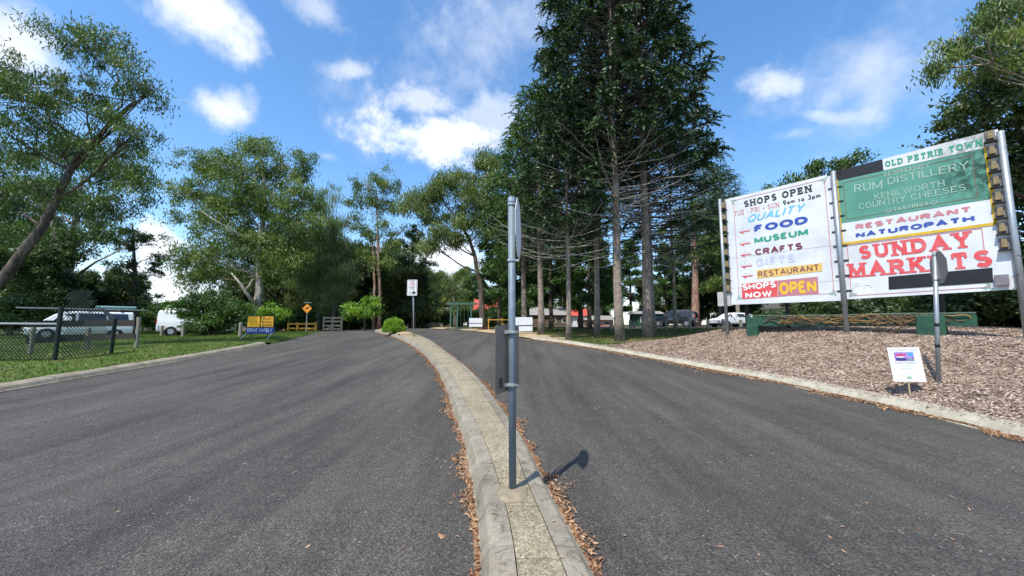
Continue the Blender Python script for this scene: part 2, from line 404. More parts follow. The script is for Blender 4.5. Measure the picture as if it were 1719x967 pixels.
def m_pitted(name, c1, c2, c3):
    m, N, b = new_mat(name); P = objc(N, (1, 1, .8)); n = N.noise(P, 2.5, 5, .7); f = N.noise(P, 22, 4, .7)
    vo = N.node('ShaderNodeTexVoronoi'); N.put(vo.inputs['Vector'], P); vo.inputs['Scale'].default_value = 10; vo.inputs['Randomness'].default_value = .8
    c = N.ramp(n, [(.3, c1), (.5, c2), (.7, c3)]); pit = N.sstep(vo.outputs['Distance'], .10, .34); c = N.mix(1.0, c, N.ramp(pit, [(0, .28), (.8, 1.1)]), 'MULTIPLY'); c = N.mix(1.0, c, N.ramp(f, [(.3, .7), (.65, 1.25)]), 'MULTIPLY')
    N.put(b.inputs['Base Color'], c); b.inputs['Roughness'].default_value = .92; b.inputs['Specular IOR Level'].default_value = .12; bump(N, b, N.math('ADD', pit, f), .9, .03); return m
BK_BUNYA = m_pitted('bunya_bark', (.13, .10, .078), (.235, .19, .15), (.34, .285, .235))
BK_DEAD = m_bark('dead_branch', (.22, .20, .17), (.36, .33, .29), (.50, .47, .42), 5)
BK_RUST = m_bark('peeling_rust_bark', (.14, .07, .045), (.29, .17, .12), (.44, .36, .29), 2)

# ============================================================ SETTING
def sheet(name, rows, xfun, zfun, mat, keepf=None, label=None):
    P = np.zeros((len(rows), len(xfun(rows[0])), 3))
    for i, y in enumerate(rows):
        xs = xfun(y); P[i, :, 0] = xs; P[i, :, 1] = y; P[i, :, 2] = zfun(xs, y)
    keep = None
    if keepf:
        c = (P[:-1, :-1] + P[1:, 1:]) / 2; keep = keepf(c[..., 0], c[..., 1])
    o = grid_mesh(name, P, mat, keep=keep); return tag(o, kind='structure')
rows = np.concatenate([np.arange(-40, -4, 2.0), np.arange(-4, 30, .3), np.arange(30, 52, 1.0)])
tag(sheet('road', rows, lambda y: xL(y) + (xR(y) - xL(y)) * np.linspace(0, 1, 61), lambda x, y: G(x, y), M_ASPH), 'dark asphalt entrance road split in two by a curving concrete island')
off = np.concatenate([np.arange(0, 8, .25), np.arange(8, 30, 1.0), np.array([32, 36, 42, 50, 62, 80])])
rowsR = np.concatenate([np.arange(-40, -4, 2.0), np.arange(-4, 24, .25), np.arange(24, 64, .6)])
wig = lambda x, y: .5 * np.sin(x * 1.7 + y) + .3 * np.sin(x * 4.1 - y * 2)
def is_mulch(x, y): return y < 16.6 - .12 * (x - 3) + .4 * wig(x, y)
def is_dirt(x, y): return (x < xR(y) + 1.6 + 1.2 * (y > 24) + .5 * wig(x, y)) & (y > 19.5 + .3 * wig(y, x)) & (y < 45)
def is_path(x, y): return (np.abs(y - (41 + .03 * x)) < 4.8) & (x > 4)
xr = lambda y: xR(y) + .30 + off
zr = lambda x, y: R(x, y)
tag(sheet('mulch_bed', rowsR, xr, zr, M_MULCH, lambda x, y: is_mulch(x, y)), 'raised bed of pale bark mulch in front of the billboard')
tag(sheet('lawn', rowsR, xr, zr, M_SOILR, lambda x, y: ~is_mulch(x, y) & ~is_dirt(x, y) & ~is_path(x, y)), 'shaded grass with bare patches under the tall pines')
tag(sheet('dirt_verge', rowsR, xr, zr, M_DIRT, lambda x, y: ~is_mulch(x, y) & is_dirt(x, y) & ~is_path(x, y)), 'sandy dirt verge at the bend of the right road')
tag(sheet('car_park', rowsR, xr, lambda x, y: zr(x, y) - .02, M_ASPH, lambda x, y: is_path(x, y)), 'asphalt car park strip behind the timber bollards')
tag(sheet('grass_verge', rows, lambda y: xL(y) - (.33 if y < LEy[-2] - .2 else .05) - off[::-1], lambda x, y: L(x, y), M_SOIL), 'green mown grass verge on the left side of the road')
gx = np.concatenate([[-2500, -1200, -600, -300, -160], np.arange(-100, 101, 10), [160, 300, 600, 1200, 2500]]).astype(float)
gy = np.concatenate([[-2500, -1000, -300, -100], np.arange(-40, 121, 8), [160, 300, 600, 1200, 2500]]).astype(float)
GP = np.zeros((len(gy), len(gx), 3)); GP[..., 0] = gx[None]; GP[..., 1] = gy[:, None]
GP[..., 2] = G(GP[..., 0], GP[..., 1]) - .35 + .33 * (GP[..., 1] > 50)
tag(grid_mesh('ground', GP, M_GROUND), 'bush ground reaching away beyond the roads', kind='structure')

# --- swept pieces -------------------------------------------------
def resample(P, n):
    P = np.array(P, float); s = np.concatenate([[0], np.cumsum(np.hypot(*np.diff(P[:, :2], axis=0).T))])
    t = np.linspace(0, s[-1], n); return np.stack([np.interp(t, s, P[:, k]) for k in range(P.shape[1])], 1)
def arc(P):
    return np.concatenate([[0], np.cumsum(np.hypot(*np.diff(P[:, :2], axis=0).T))])
def kerb_run(name, label, edge, side, prof, lens, mat, piece, jit=.004, gap=.012):
    """edge: (n,2) curve of the road side; profile [(offset away from road, height)]"""
    root = thing(name, label, None, kind='structure'); E = np.array(edge); s = arc(E); pos_ = 0
    d = np.gradient(E, axis=0); d /= np.hypot(d[:, 0], d[:, 1])[:, None]; nrm = np.stack([-d[:, 1], d[:, 0]], 1) * side
    while pos_ < s[-1] - .3:
        ln = lens(pos_, s[-1]); a, b = pos_ + gap / 2, min(pos_ + ln - gap / 2, s[-1]); k = max(2, int((b - a) / .35) + 1)
        t = np.linspace(a, b, k); V = []; jz = random.uniform(-jit, jit); jo = random.uniform(-jit, jit) * 1.5; jt = random.uniform(-jit, jit)
        for i_, q in enumerate(t):
            x, y = np.interp(q, s, E[:, 0]), np.interp(q, s, E[:, 1]); nx, ny = np.interp(q, s, nrm[:, 0]), np.interp(q, s, nrm[:, 1])
            g0 = float(G(x, y))
            for o_, h in prof:
                V.append((x + nx * (o_ + jo), y + ny * (o_ + jo), g0 + h + (jz + jt * (i_ / (k - 1) - .5) if h > .02 else 0)))
        m = len(prof); fs = [(i * m + j, i * m + (j + 1) % m, (i + 1) * m + (j + 1) % m, (i + 1) * m + j) for i in range(k - 1) for j in range(m)]
        fs += [tuple(range(m - 1, -1, -1)), tuple((k - 1) * m + j for j in range(m))]
        mb = MB().add(V, fs); obj(piece, mb, mat, root); pos_ += ln
    return root
ly = np.arange(-12, LEy[-2] + .1, .25); le = np.stack([xL(ly), ly], 1)
kprof = [(-.03, -.1), (-.03, .02), (.0, .035), (.05, .105), (.12, .135), (.33, .15), (.345, .05), (.345, -.1)]
kerb_run('kerb', 'grey block kerb with open joints along the left lawn', le, 1, kprof, lambda a, b: random.uniform(.95, 1.15), M_KERB, 'kerb_stone', .012, .036)
ry = np.arange(-12, REy[-3] + .1, .2); re_ = np.stack([xR(ry), ry], 1)
rprof = [(-.05, -.1), (-.05, .012), (.02, .022), (.08, .085), (.14, .13), (.36, .15), (.375, .05), (.375, -.1)]
kerb_run('kerb', 'pale concrete kerb along the foot of the mulch bed', re_, -1, rprof, lambda a, b: random.uniform(2.0, 2.6), M_RKERB, 'kerb_length', .003, .010)

# --- traffic island -------------------------------------------------
IL = [(801, 967), (801, 939), (789, 822), (781, 775), (774, 740), (761, 705), (747, 656), (732, 623), (712, 598), (694, 584), (675, 573), (655, 565), (636, 559.5), (628, 556.5)]
IR = [(1007, 967), (990, 939), (922, 822), (903, 775), (884, 740), (859, 707), (822, 656), (789, 623), (756, 598), (739, 585), (722, 573), (703, 565), (685, 558.5), (680, 556)]
Lw = np.array([gp(*p) for p in IL]); Rw = np.array([gp(*p) for p in IR])
print('island', [tuple(np.round(a, 2)) for a in Lw], [tuple(np.round(a, 2)) for a in Rw])
dl = Lw[0] - Lw[1]; Lw = np.vstack([[Lw[0][0] + .02, 1.25], Lw]); Rw = np.vstack([[Rw[0][0] + .12, 1.25], Rw])
def msmooth(P):
    # smooth along the curve so that no corner of the traced points shows
    s = arc(P); t = np.arange(0, s[-1] + .05, .1); Q = np.stack([np.interp(t, s, P[:, 0]), np.interp(t, s, P[:, 1])], 1)
    k = np.hanning(17); k /= k.sum()
    for _ in range(2):
        pad = np.pad(Q, ((8, 8), (0, 0)), mode='reflect', reflect_type='odd'); Q = np.stack([np.convolve(pad[:, j], k, 'valid') for j in (0, 1)], 1)
    return Q
Lw = resample(msmooth(Lw), 400); Rw = resample(msmooth(Rw), 400)
MID = (Lw + Rw) / 2; ms = arc(MID); WID = np.hypot(*(Rw - Lw).T)
PLANTED = float(np.interp(gp(690, 568)[1], MID[:, 1], ms))
island = thing('traffic_island', 'long curving concrete island of kerbs and slabs between the two lanes', None, kind='structure')
def isl(s_, f):
    a = np.array([np.interp(s_, ms, Lw[:, 0]), np.interp(s_, ms, Lw[:, 1])]); b = np.array([np.interp(s_, ms, Rw[:, 0]), np.interp(s_, ms, Rw[:, 1])])
    return a + (b - a) * f
def isl_piece(name, s0, s1, prof, mat, n=None, parent=island, dz=0):
    n = n or max(2, int((s1 - s0) / .25) + 1); V = []
    for q in np.linspace(s0, s1, n):
        w = float(np.interp(q, ms, WID))
        g0 = float(G(*isl(q, .5)))
        for f, o_, h in prof:
            p = isl(q, f); d = (isl(q, 1) - isl(q, 0)) / w; p = p + d * o_; V.append((p[0], p[1], g0 + h + dz))
    m = len(prof); fs = [(i * m + j, i * m + (j + 1) % m, (i + 1) * m + (j + 1) % m, (i + 1) * m + j) for i in range(n - 1) for j in range(m)]
    fs += [tuple(range(m - 1, -1, -1)), tuple((n - 1) * m + j for j in range(m))]
    return obj(name, MB().add(V, fs), mat, parent)
kL = [(0, 0, -.1), (0, 0, .012), (0, .045, .024), (0, .095, .118), (0, .125, .140), (0, .255, .153), (0, .255, -.1)]
kR = [(1, -a, b) for _, a, b in kL]
q = .02
while q < ms[-1] - .5:
    e = min(q + (1.35 if q < 8 else 2.4) + random.uniform(-.1, .1), ms[-1])
    isl_piece('kerb_segment', q + .004, e - .004, kL, M_KERB); isl_piece('kerb_segment', q + .004, e - .004, kR, M_KERB); q = e
s_pole = float(np.interp(gp(862, 824, .15)[1], MID[:, 1], ms))
cuts = [.02, float(np.interp(gp(905, 939, .15)[1], MID[:, 1], ms)), float(np.interp(gp(880, 850, .15)[1], MID[:, 1], ms)), float(np.interp(gp(860, 803, .15)[1], MID[:, 1], ms))]
cuts += list(np.arange(cuts[-1] + 1.5, PLANTED, 1.7)); cuts[-1] = PLANTED
for a, b in zip(cuts[:-1], cuts[1:]):
    sl = [(0, .263, -.1), (0, .263, .149), (.5, 0, .156), (1, -.263, .149), (1, -.263, -.1)]
    isl_piece('paving_slab', a + .006, b - .006, sl, M_SLAB, dz=random.uniform(-.003, .003))
isl_piece('planted_soil', PLANTED, ms[-1], [(0, .263, -.1), (0, .263, .14), (.25, 0, .24), (.5, 0, .30), (.75, 0, .24), (1, -.263, .14), (1, -.263, -.1)], M_DIRT)
# rounded mortar collar round the pole foot
PB = isl(s_pole, .46); PZ = float(G(*PB)) + .15
mb = MB(); V = []; nn = 20
for r_, z_ in ((.0, .026), (.06, .024), (.105, .014), (.132, .004), (.142, -.03)):
    for k in range(nn):
        t = 2 * math.pi * k / nn; ex = 1 / max(abs(math.cos(t)), abs(math.sin(t))) ** .6
        V.append((PB[0] + r_ * math.cos(t) * ex * (1 + .06 * math.sin(3 * t) + .05 * math.sin(7 * t + r_ * 30)), PB[1] - .05 + r_ * math.sin(t) * ex * 1.15, PZ + z_))
mb.add(V, [(i * nn + k, i * nn + (k + 1) % nn, (i + 1) * nn + (k + 1) % nn, (i + 1) * nn + k) for i in range(4) for k in range(nn)])
obj('mortar_collar', mb, M_PATCH, island, smooth=True)

# --- loose stuff: litter, chips, grass ---------------------------------
def leaf_quads(C, length, width, flat=.35, curl=.3, rg=rng):
    """flakes lying about: (n,2,4,3) two quads folded along the midrib"""
    n = len(C); a = rg.uniform(0, 2 * np.pi, n); ti = rg.normal(0, flat, n); l = length * rg.uniform(.6, 1.35, n); w = width * rg.uniform(.7, 1.3, n)
    d = np.stack([np.cos(a) * np.cos(ti), np.sin(a) * np.cos(ti), np.sin(ti)], 1); s = np.stack([-np.sin(a), np.cos(a), rg.normal(0, flat, n)], 1)
    s /= np.linalg.norm(s, axis=1)[:, None]; up = np.cross(d, s); up *= np.sign(up[:, 2:3])
    c = C; hl = d * (l / 2)[:, None]; hw = s * (w / 2)[:, None]; cu = up * (w * curl * rg.uniform(-1, 1.6, n))[:, None]
    A = c - hl; B = c + hl; M1 = c + hw + cu; M2 = c - hw + cu
    return np.stack([A, M2, B, M1], 1)
def scatter(name, label, C, length, width, mat, lift=.006, flat=.35, curl=.5, dark=None):
    C = np.array(C, float); C[:, 2] += lift * rng.uniform(.3, 2.2, len(C))
    Q = leaf_quads(C, length, width, flat, curl); T = np.concatenate([Q[:, [0, 1, 2]], Q[:, [0, 2, 3]]]); r = rng.uniform(0, 1, len(C))
    return tag(quads(name, T, mat, rnd=np.concatenate([r, r]), kind='stuff'), label)
def band(E, offfun, n, zf, s0=0, s1=1, wfun=None):
    """points spread along curve E, offset sideways"""
    s = arc(E); t = rng.uniform(s0, s1, n); x = np.interp(t, s, E[:, 0]); y = np.interp(t, s, E[:, 1])
    d = np.gradient(E, axis=0); d /= np.hypot(d[:, 0], d[:, 1])[:, None]; nx = np.interp(t, s, -d[:, 1]); ny = np.interp(t, s, d[:, 0]); o = offfun(t, n)
    x = x + nx * o; y = y + ny * o; return np.stack([x, y, zf(x, y)], 1)
def clumpy(t, seed, f=1.0): return .5 + .3 * np.sin(t * 2.3 * f + seed) + .25 * np.sin(t * 5.7 * f + seed * 2.1) + .2 * np.sin(t * 11.3 * f + seed)
def edge_off(seed, base, sgn, f=1.0):
    def g(t, n):
        w = base * np.clip(clumpy(t, seed, f), .12, 1.3); return sgn * (-.03 + np.abs(rng.normal(0, 1, n)) * w * .62)
    return g
pl = band(Lw, edge_off(1.0, .15, 1), 9000, lambda x, y: G(x, y) + .008, .0, ms[-1] * .9)
pr = band(Rw, edge_off(2.7, .15, -1), 9000, lambda x, y: G(x, y) + .008, .0, ms[-1] * .9)
far = (np.concatenate([pl, pr])[:, 1] > 0)
scatter('leaf_litter', 'dry brown leaves heaped in the gutters beside the concrete island', np.concatenate([pl, pr]), .046, .017, LF_LITTER, .010, .4, .6)
pk = band(re_, edge_off(.4, .26, 1, .8), 9000, lambda x, y: G(x, y) + .008, 12, arc(re_)[-1])
pk2 = band(re_, edge_off(5.4, .5, 1, .8), 1800, lambda x, y: G(x, y) + .008, 26, arc(re_)[-1])
scatter('leaf_litter', 'dry leaves lying along the kerb of the mulch bed', np.concatenate([pk, pk2]), .075, .024, LF_LITTER, .010, .35, .6)
pq = band(le, edge_off(3.1, .12, -1), 1200, lambda x, y: G(x, y) + .008, 12, arc(le)[-1])
n = 420; yy = 1.7 + 22 * rng.uniform(0, 1, n) ** 1.6; xx = xL(yy) + (xR(yy) - xL(yy)) * rng.uniform(.02, .98, n)
scatter('leaf_litter', 'few scattered leaves and twigs lying on the open asphalt', np.concatenate([pq, np.stack([xx, yy, G(xx, yy) + .004], 1)]), .05, .016, LF_LITTER, .004, .12, .3)
# island top: a few leaves
t = rng.uniform(0, ms[-1] * .85, 130); f = rng.uniform(.15, .9, 130); ipts = np.array([[*isl(a, b), float(G(*isl(a, .5))) + .158] for a, b in zip(t, f)])
scatter('leaf_litter', 'few leaves on top of the concrete island', ipts, .04, .014, LF_LITTER, .002, .1, .3)
# mulch chips
def mulch_pts(n, xlo=.25, ymax=17.5, pw=1.3):
    y = 1 + (ymax - 1) * rng.uniform(0, 1, n); x = xR(y) + xlo + 13 * rng.uniform(0, 1, n) ** pw
    k = is_mulch(x, y) & (np.hypot(x, y) < 22); x, y = x[k], y[k]; return np.stack([x, y, R(x, y)], 1)
scatter('mulch_chips', 'pale grey brown bark chips covering the raised bed', mulch_pts(118000), .068, .025, LF_CHIP, .012, .35, .4)
rp = mulch_pts(30000, ymax=18); k = rng.uniform(0, 1, len(rp)) < np.clip((rp[:, 1] - 10) / 7, .04, 1); scatter('bark_litter', 'reddish brown pine litter at the far edge of the bed', rp[k], .11, .022, LF_CHIPR, .014, .35, .4)
# sticks and chips that strayed on to the kerb
mp = mulch_pts(420); mb = MB()
for p in mp[:420]:
    an = random.uniform(0, 6.3); l = random.uniform(.06, .22); dx, dy = math.cos(an) * l, math.sin(an) * l; mb.tube([(p[0] - dx, p[1] - dy, p[2] + .02), (p[0] + dx, p[1] + dy, p[2] + random.uniform(.015, .06))], [.007, .004], 4)
tk = obj('fallen_twigs', mb, BK_DARK); tag(tk, 'small dark twigs scattered over the bark mulch', kind='stuff')
pk3 = band(re_, lambda t, n: -rng.uniform(.1, .42, n), 1500, lambda x, y: G(x, y) + .15, 12, arc(re_)[-1]); scatter('stray_chips', 'bark chips strayed on to the pale kerb', pk3, .06, .022, LF_CHIP, .004, .15, .4)
# leaf litter under the pines
y = rng.uniform(14, 34, 9000); x = xR(y) + .5 + 22 * rng.uniform(0, 1, 9000) ** 1.2; k = (~is_mulch(x, y)) & (~is_path(x, y)) & (np.sin(x * 1.1 + y * .7) + np.sin(x * .5 - y * 1.3) > .1); x, y = x[k], y[k]
scatter('pine_litter', 'fallen brown pine litter on the grass under the tall pines', np.stack([x, y, R(x, y)], 1), .14, .035, LF_CHIPR, .02, .3, .4)
# grass
def grass(name, label, x, y, zf, h, w, mat=LF_GRASS):
    n = len(x); z = zf(x, y); a = rng.uniform(0, 2 * np.pi, n); hh = h * rng.uniform(.5, 1.4, n); ww = w * rng.uniform(.6, 1.3, n)
    s = np.stack([np.cos(a), np.sin(a), np.zeros(n)], 1) * ww[:, None]; tip = np.stack([rng.normal(0, .45, n), rng.normal(0, .45, n), np.ones(n)], 1) * hh[:, None]
    C = np.stack([x, y, z - .01], 1); T = np.stack([C - s, C + s, C + tip], 1)
    return tag(quads(name, T, mat, rnd=np.clip(rng.normal(.45, .25, n), 0, 1), kind='stuff'), label)
n = 130000; y = 7 + 40 * rng.uniform(0, 1, n) ** 1.15; x = xL(y) - .33 * (y < LEy[-2]) - 26 * rng.uniform(0, 1, n) ** 1.25
x += .25 * (y > LEy[-2]) * rng.normal(0, 1, n) * .8
grass('grass', 'short green mown grass left of the road', x, y, lambda a, b: L(a, b), .05, .016)
n = 52000; y = rng.uniform(15, 34, n); x = xR(y) + .5 + 26 * rng.uniform(0, 1, n) ** 1.3; k = (~is_mulch(x, y)) & (~is_dirt(x, y)) & (~is_path(x, y)) & (np.sin(x * .9 + y * .5) + np.sin(x * .4 - y * 1.1) < .9)
grass('grass', 'patchy shaded grass under the tall pines', x[k], y[k], lambda a, b: R(a, b), .06, .018)
n = 1500; t = PLANTED + (ms[-1] - PLANTED) * rng.uniform(0, .6, n); f = rng.uniform(.15, .85, n); IPp = np.array([isl(a, b) for a, b in zip(t, f)])
grass('grass', 'thin grass on the soil at the far end of the island', IPp[:, 0], IPp[:, 1], lambda a, b: G(a, b) + .17, .08, .02)

# ============================================================ THINGS
MT_GALV = plain('galvanised_steel', (.33, .36, .38), .48, .55, .10, 14, bmp=.1)
MT_GALVB = plain('blue_grey_weathered_pipe', (.17, .215, .25), .6, .25, .12, 18, bmp=.15)
MT_ALU = plain('dull_sign_back', (.26, .225, .185), .5, .35, .14, 3)
MT_SILVER = plain('bright_clamp_steel', (.50, .51, .50), .38, .8, .15, 30)
MT_BLACK = plain('black_paint', (.012, .012, .014), .5)
MT_WHITE = plain('white_paint', (.70, .71, .70), .55, c2=(.58, .59, .57), scale=2)
MT_TIMBER = plain('grey_timber', (.27, .245, .19), .9, scale=14, bmp=.5)
MT_TIMBERD = plain('dark_timber', (.050, .043, .036), .9, scale=10, bmp=.5)
MT_TIMBERL = plain('pale_timber', (.46, .36, .24), .85, scale=10, bmp=.4)
MT_YELLOW = plain('yellow_board', (.86, .42, .012), .5, c2=(.80, .36, .01))
MT_BARRIER = plain('orange_barrier', (.74, .36, .06), .6)
MT_BLUE = plain('blue_board', (.012, .045, .30), .5)
MT_GREEN = plain('faded_green_paint', (.022, .085, .05), .8, scale=5, bmp=.4, c2=(.012, .045, .03))
MT_GATE = plain('green_frame_paint', (.06, .15, .12), .6)
MT_GLASS = plain('dark_car_glass', (.012, .014, .017), .08, spec=.8)
MT_TYRE = plain('tyre_rubber', (.016, .016, .017), .85)
MT_RIM = plain('alloy_rim', (.42, .43, .45), .35, .8)
MT_CARW = plain('white_car_paint', (.74, .75, .76), .3, spec=.5, coat=.6, c2=(.68, .69, .70), scale=1)
MT_CARN = plain('navy_car_paint', (.012, .016, .028), .22, spec=.6, coat=1.0, scale=1)
MT_RED = plain('red_plastic', (.45, .03, .02), .4)
MT_LAMP = plain('headlamp_lens', (.6, .62, .64), .15, spec=.8)
MT_VINE = plain('dead_vine', (.16, .11, .065), .95, scale=20, c2=(.075, .05, .03), bmp=.5)
MT_VINEY = plain('yellow_dead_vine', (.33, .21, .07), .9, scale=20, c2=(.25, .13, .03))
MT_DKGRN = plain('dark_fence_paint', (.010, .022, .018), .55, .2)
def ink(name, c, fade=0.25, scale=6): return plain(name, c, .6, c2=tuple(a + (0.72 - a) * fade for a in c), scale=scale)
I_BLACK = ink('black_lettering', (.012, .012, .016), .04); I_RED = ink('red_lettering', (.62, .055, .06), .12)
I_MAROON = ink('maroon_lettering', (.16, .02, .045), .06); I_ROSE = ink('faded_rose_lettering', (.50, .15, .17), .2)
I_BLUE = ink('blue_lettering', (.015, .06, .33), .06); I_SKY = ink('sky_blue_lettering', (.12, .45, .68), .12)
I_GREEN = ink('green_lettering', (.005, .27, .16), .06); I_LILAC = ink('lilac_lettering', (.48, .49, .68), .3)
I_YEL = ink('yellow_lettering', (.72, .43, .01), .05); I_WHITE = ink('white_lettering', (.72, .72, .68), 0)
I_CREAM = plain('chipped_cream_lettering', (.46, .56, .48), .7, c2=(.18, .38, .29), scale=40); I_GREY = ink('grey_lettering', (.40, .40, .40), .1); I_FAINT = plain('ghost_lettering', (.60, .60, .59), .7, c2=(.67, .67, .66), scale=30)
P_RED = ink('red_panel_paint', (.62, .05, .055), .10, 2); P_ROSE = ink('rose_panel_paint', (.42, .16, .19), .08, 2); P_YEL = ink('yellow_patch', (.66, .43, .10), .12, 4)

# --- a small stroke alphabet (serif or plain) ---------------------------
def A_(cx, cy, rx, ry, a0, a1, n=10): return [(cx + rx * math.cos(math.radians(a0 + (a1 - a0) * i / n)), cy + ry * math.sin(math.radians(a0 + (a1 - a0) * i / n))) for i in range(n + 1)]
GL = {
 'A': (.78, [[(0, 0), (.39, 1), (.78, 0)], [(.15, .34), (.63, .34)]]), 'B': (.62, [[(0, 0), (0, 1)], [(0, 1), (.32, 1)] + A_(.34, .76, .24, .24, 90, -90) + [(0, .52)], [(0, .52), (.34, .52)] + A_(.36, .26, .27, .26, 90, -90) + [(0, 0)]]),
 'C': (.70, [A_(.38, .5, .38, .5, 42, 318, 18)]), 'D': (.70, [[(0, 0), (0, 1)], [(0, 1), (.28, 1)] + A_(.30, .5, .40, .5, 90, -90, 14) + [(0, 0)]]),
 'E': (.56, [[(0, 0), (0, 1)], [(0, 1), (.55, 1)], [(0, .52), (.42, .52)], [(0, 0), (.57, 0)]]), 'F': (.54, [[(0, 0), (0, 1)], [(0, 1), (.54, 1)], [(0, .52), (.42, .52)]]),
 'G': (.76, [A_(.39, .5, .39, .5, 42, 340, 18), [(.42, .42), (.76, .42)], [(.74, .42), (.74, .05)]]), 'H': (.68, [[(0, 0), (0, 1)], [(.68, 0), (.68, 1)], [(0, .52), (.68, .52)]]),
 'I': (.02, [[(0, 0), (0, 1)]]), 'K': (.66, [[(0, 0), (0, 1)], [(0, .38), (.60, 1)], [(.22, .58), (.66, 0)]]), 'L': (.52, [[(0, 0), (0, 1)], [(0, 0), (.52, 0)]]),
 'M': (.86, [[(0, 0), (0, 1)], [(0, 1), (.43, .1)], [(.43, .1), (.86, 1)], [(.86, 1), (.86, 0)]]), 'N': (.70, [[(0, 0), (0, 1)], [(0, 1), (.70, 0)], [(.70, 0), (.70, 1)]]),
 'O': (.80, [A_(.40, .5, .40, .5, 90, 450, 24)]), 'P': (.62, [[(0, 0), (0, 1)], [(0, 1), (.34, 1)] + A_(.36, .73, .26, .27, 90, -90) + [(0, .46)]]),
 'Q': (.80, [A_(.40, .5, .40, .5, 90, 450, 24), [(.45, .28), (.78, -.08)]]), 'R': (.66, [[(0, 0), (0, 1)], [(0, 1), (.34, 1)] + A_(.36, .75, .26, .25, 90, -90) + [(0, .5)], [(.32, .5), (.66, 0)]]),
 'S': (.60, [A_(.30, .755, .28, .245, 30, 270, 12) + A_(.30, .255, .30, .255, 90, -150, 12)[1:]]), 'T': (.66, [[(.33, 0), (.33, 1)], [(0, 1), (.66, 1)]]),
 'U': (.68, [[(0, 1), (0, .34)] + A_(.34, .34, .34, .34, 180, 360, 12) + [(.68, 1)]]), 'V': (.72, [[(0, 1), (.36, 0), (.72, 1)]]), 'W': (1.06, [[(0, 1), (.27, 0), (.53, .92), (.79, 0), (1.06, 1)]]),
 'Y': (.70, [[(0, 1), (.35, .48)], [(.70, 1), (.35, .48)], [(.35, .48), (.35, 0)]]), 'Z': (.60, [[(.03, 1), (.60, 1), (0, 0), (.60, 0)]]),
 '-': (.26, [[(0, .42), (.26, .42)]]), '+': (.44, [[(0, .45), (.44, .45)], [(.22, .23), (.22, .67)]]), '.': (.04, [[(0, 0), (.04, 0)]]), ' ': (.18, []),
 '0': (.52, [A_(.26, .5, .26, .5, 90, 450, 20)]), '1': (.18, [[(0, .8), (.16, 1), (.16, 0)]]), '3': (.5, [A_(.24, .76, .22, .24, 140, -90, 10), A_(.24, .27, .26, .27, 90, -140, 10)]),
 '9': (.5, [A_(.25, .70, .25, .30, 0, 360, 16), [(.50, .70), (.46, .3), (.3, .0), (.12, 0)]]), '2': (.5, [A_(.25, .74, .24, .26, 160, -30, 10) + [(0, 0), (.5, 0)]]), '7': (.5, [[(0, 1), (.5, 1), (.18, 0)]]),
 'a': (.46, [A_(.23, .24, .22, .24, 0, 360, 14), [(.46, .5), (.46, 0)]]), 'm': (.74, [[(0, 0), (0, .5)], A_(.185, .30, .185, .20, 180, 0, 8) + [(.37, 0)], A_(.555, .30, .185, .20, 180, 0, 8) + [(.74, 0)]]),
 't': (.30, [[(.13, .72), (.13, .1), (.28, 0)], [(0, .5), (.30, .5)]]), 'o': (.48, [A_(.24, .25, .24, .25, 90, 450, 16)]), 'p': (.46, [[(0, .5), (0, -.22)], A_(.24, .25, .22, .25, 180, 540, 14)]),
}
def strip(P, w):
    P = [np.array(p, float) for p in P]; L_, R_ = [], []; closed = len(P) > 4 and np.hypot(*(P[0] - P[-1])) < 1e-6
    for i, p in enumerate(P):
        a = P[i - 1] if i else (P[-2] if closed else None); b = P[i + 1] if i < len(P) - 1 else (P[1] if closed else None)
        d1 = (p - a) / np.hypot(*(p - a)) if a is not None else None; d2 = (b - p) / np.hypot(*(b - p)) if b is not None else None
        d1 = d2 if d1 is None else d1; d2 = d1 if d2 is None else d2
        t = d1 + d2; t /= max(1e-6, np.hypot(*t)); nn = np.array([-t[1], t[0]]); k = 1 / max(.45, abs(nn @ np.array([-d1[1], d1[0]])))
        L_.append(p + nn * w / 2 * k); R_.append(p - nn * w / 2 * k)
    return L_, R_
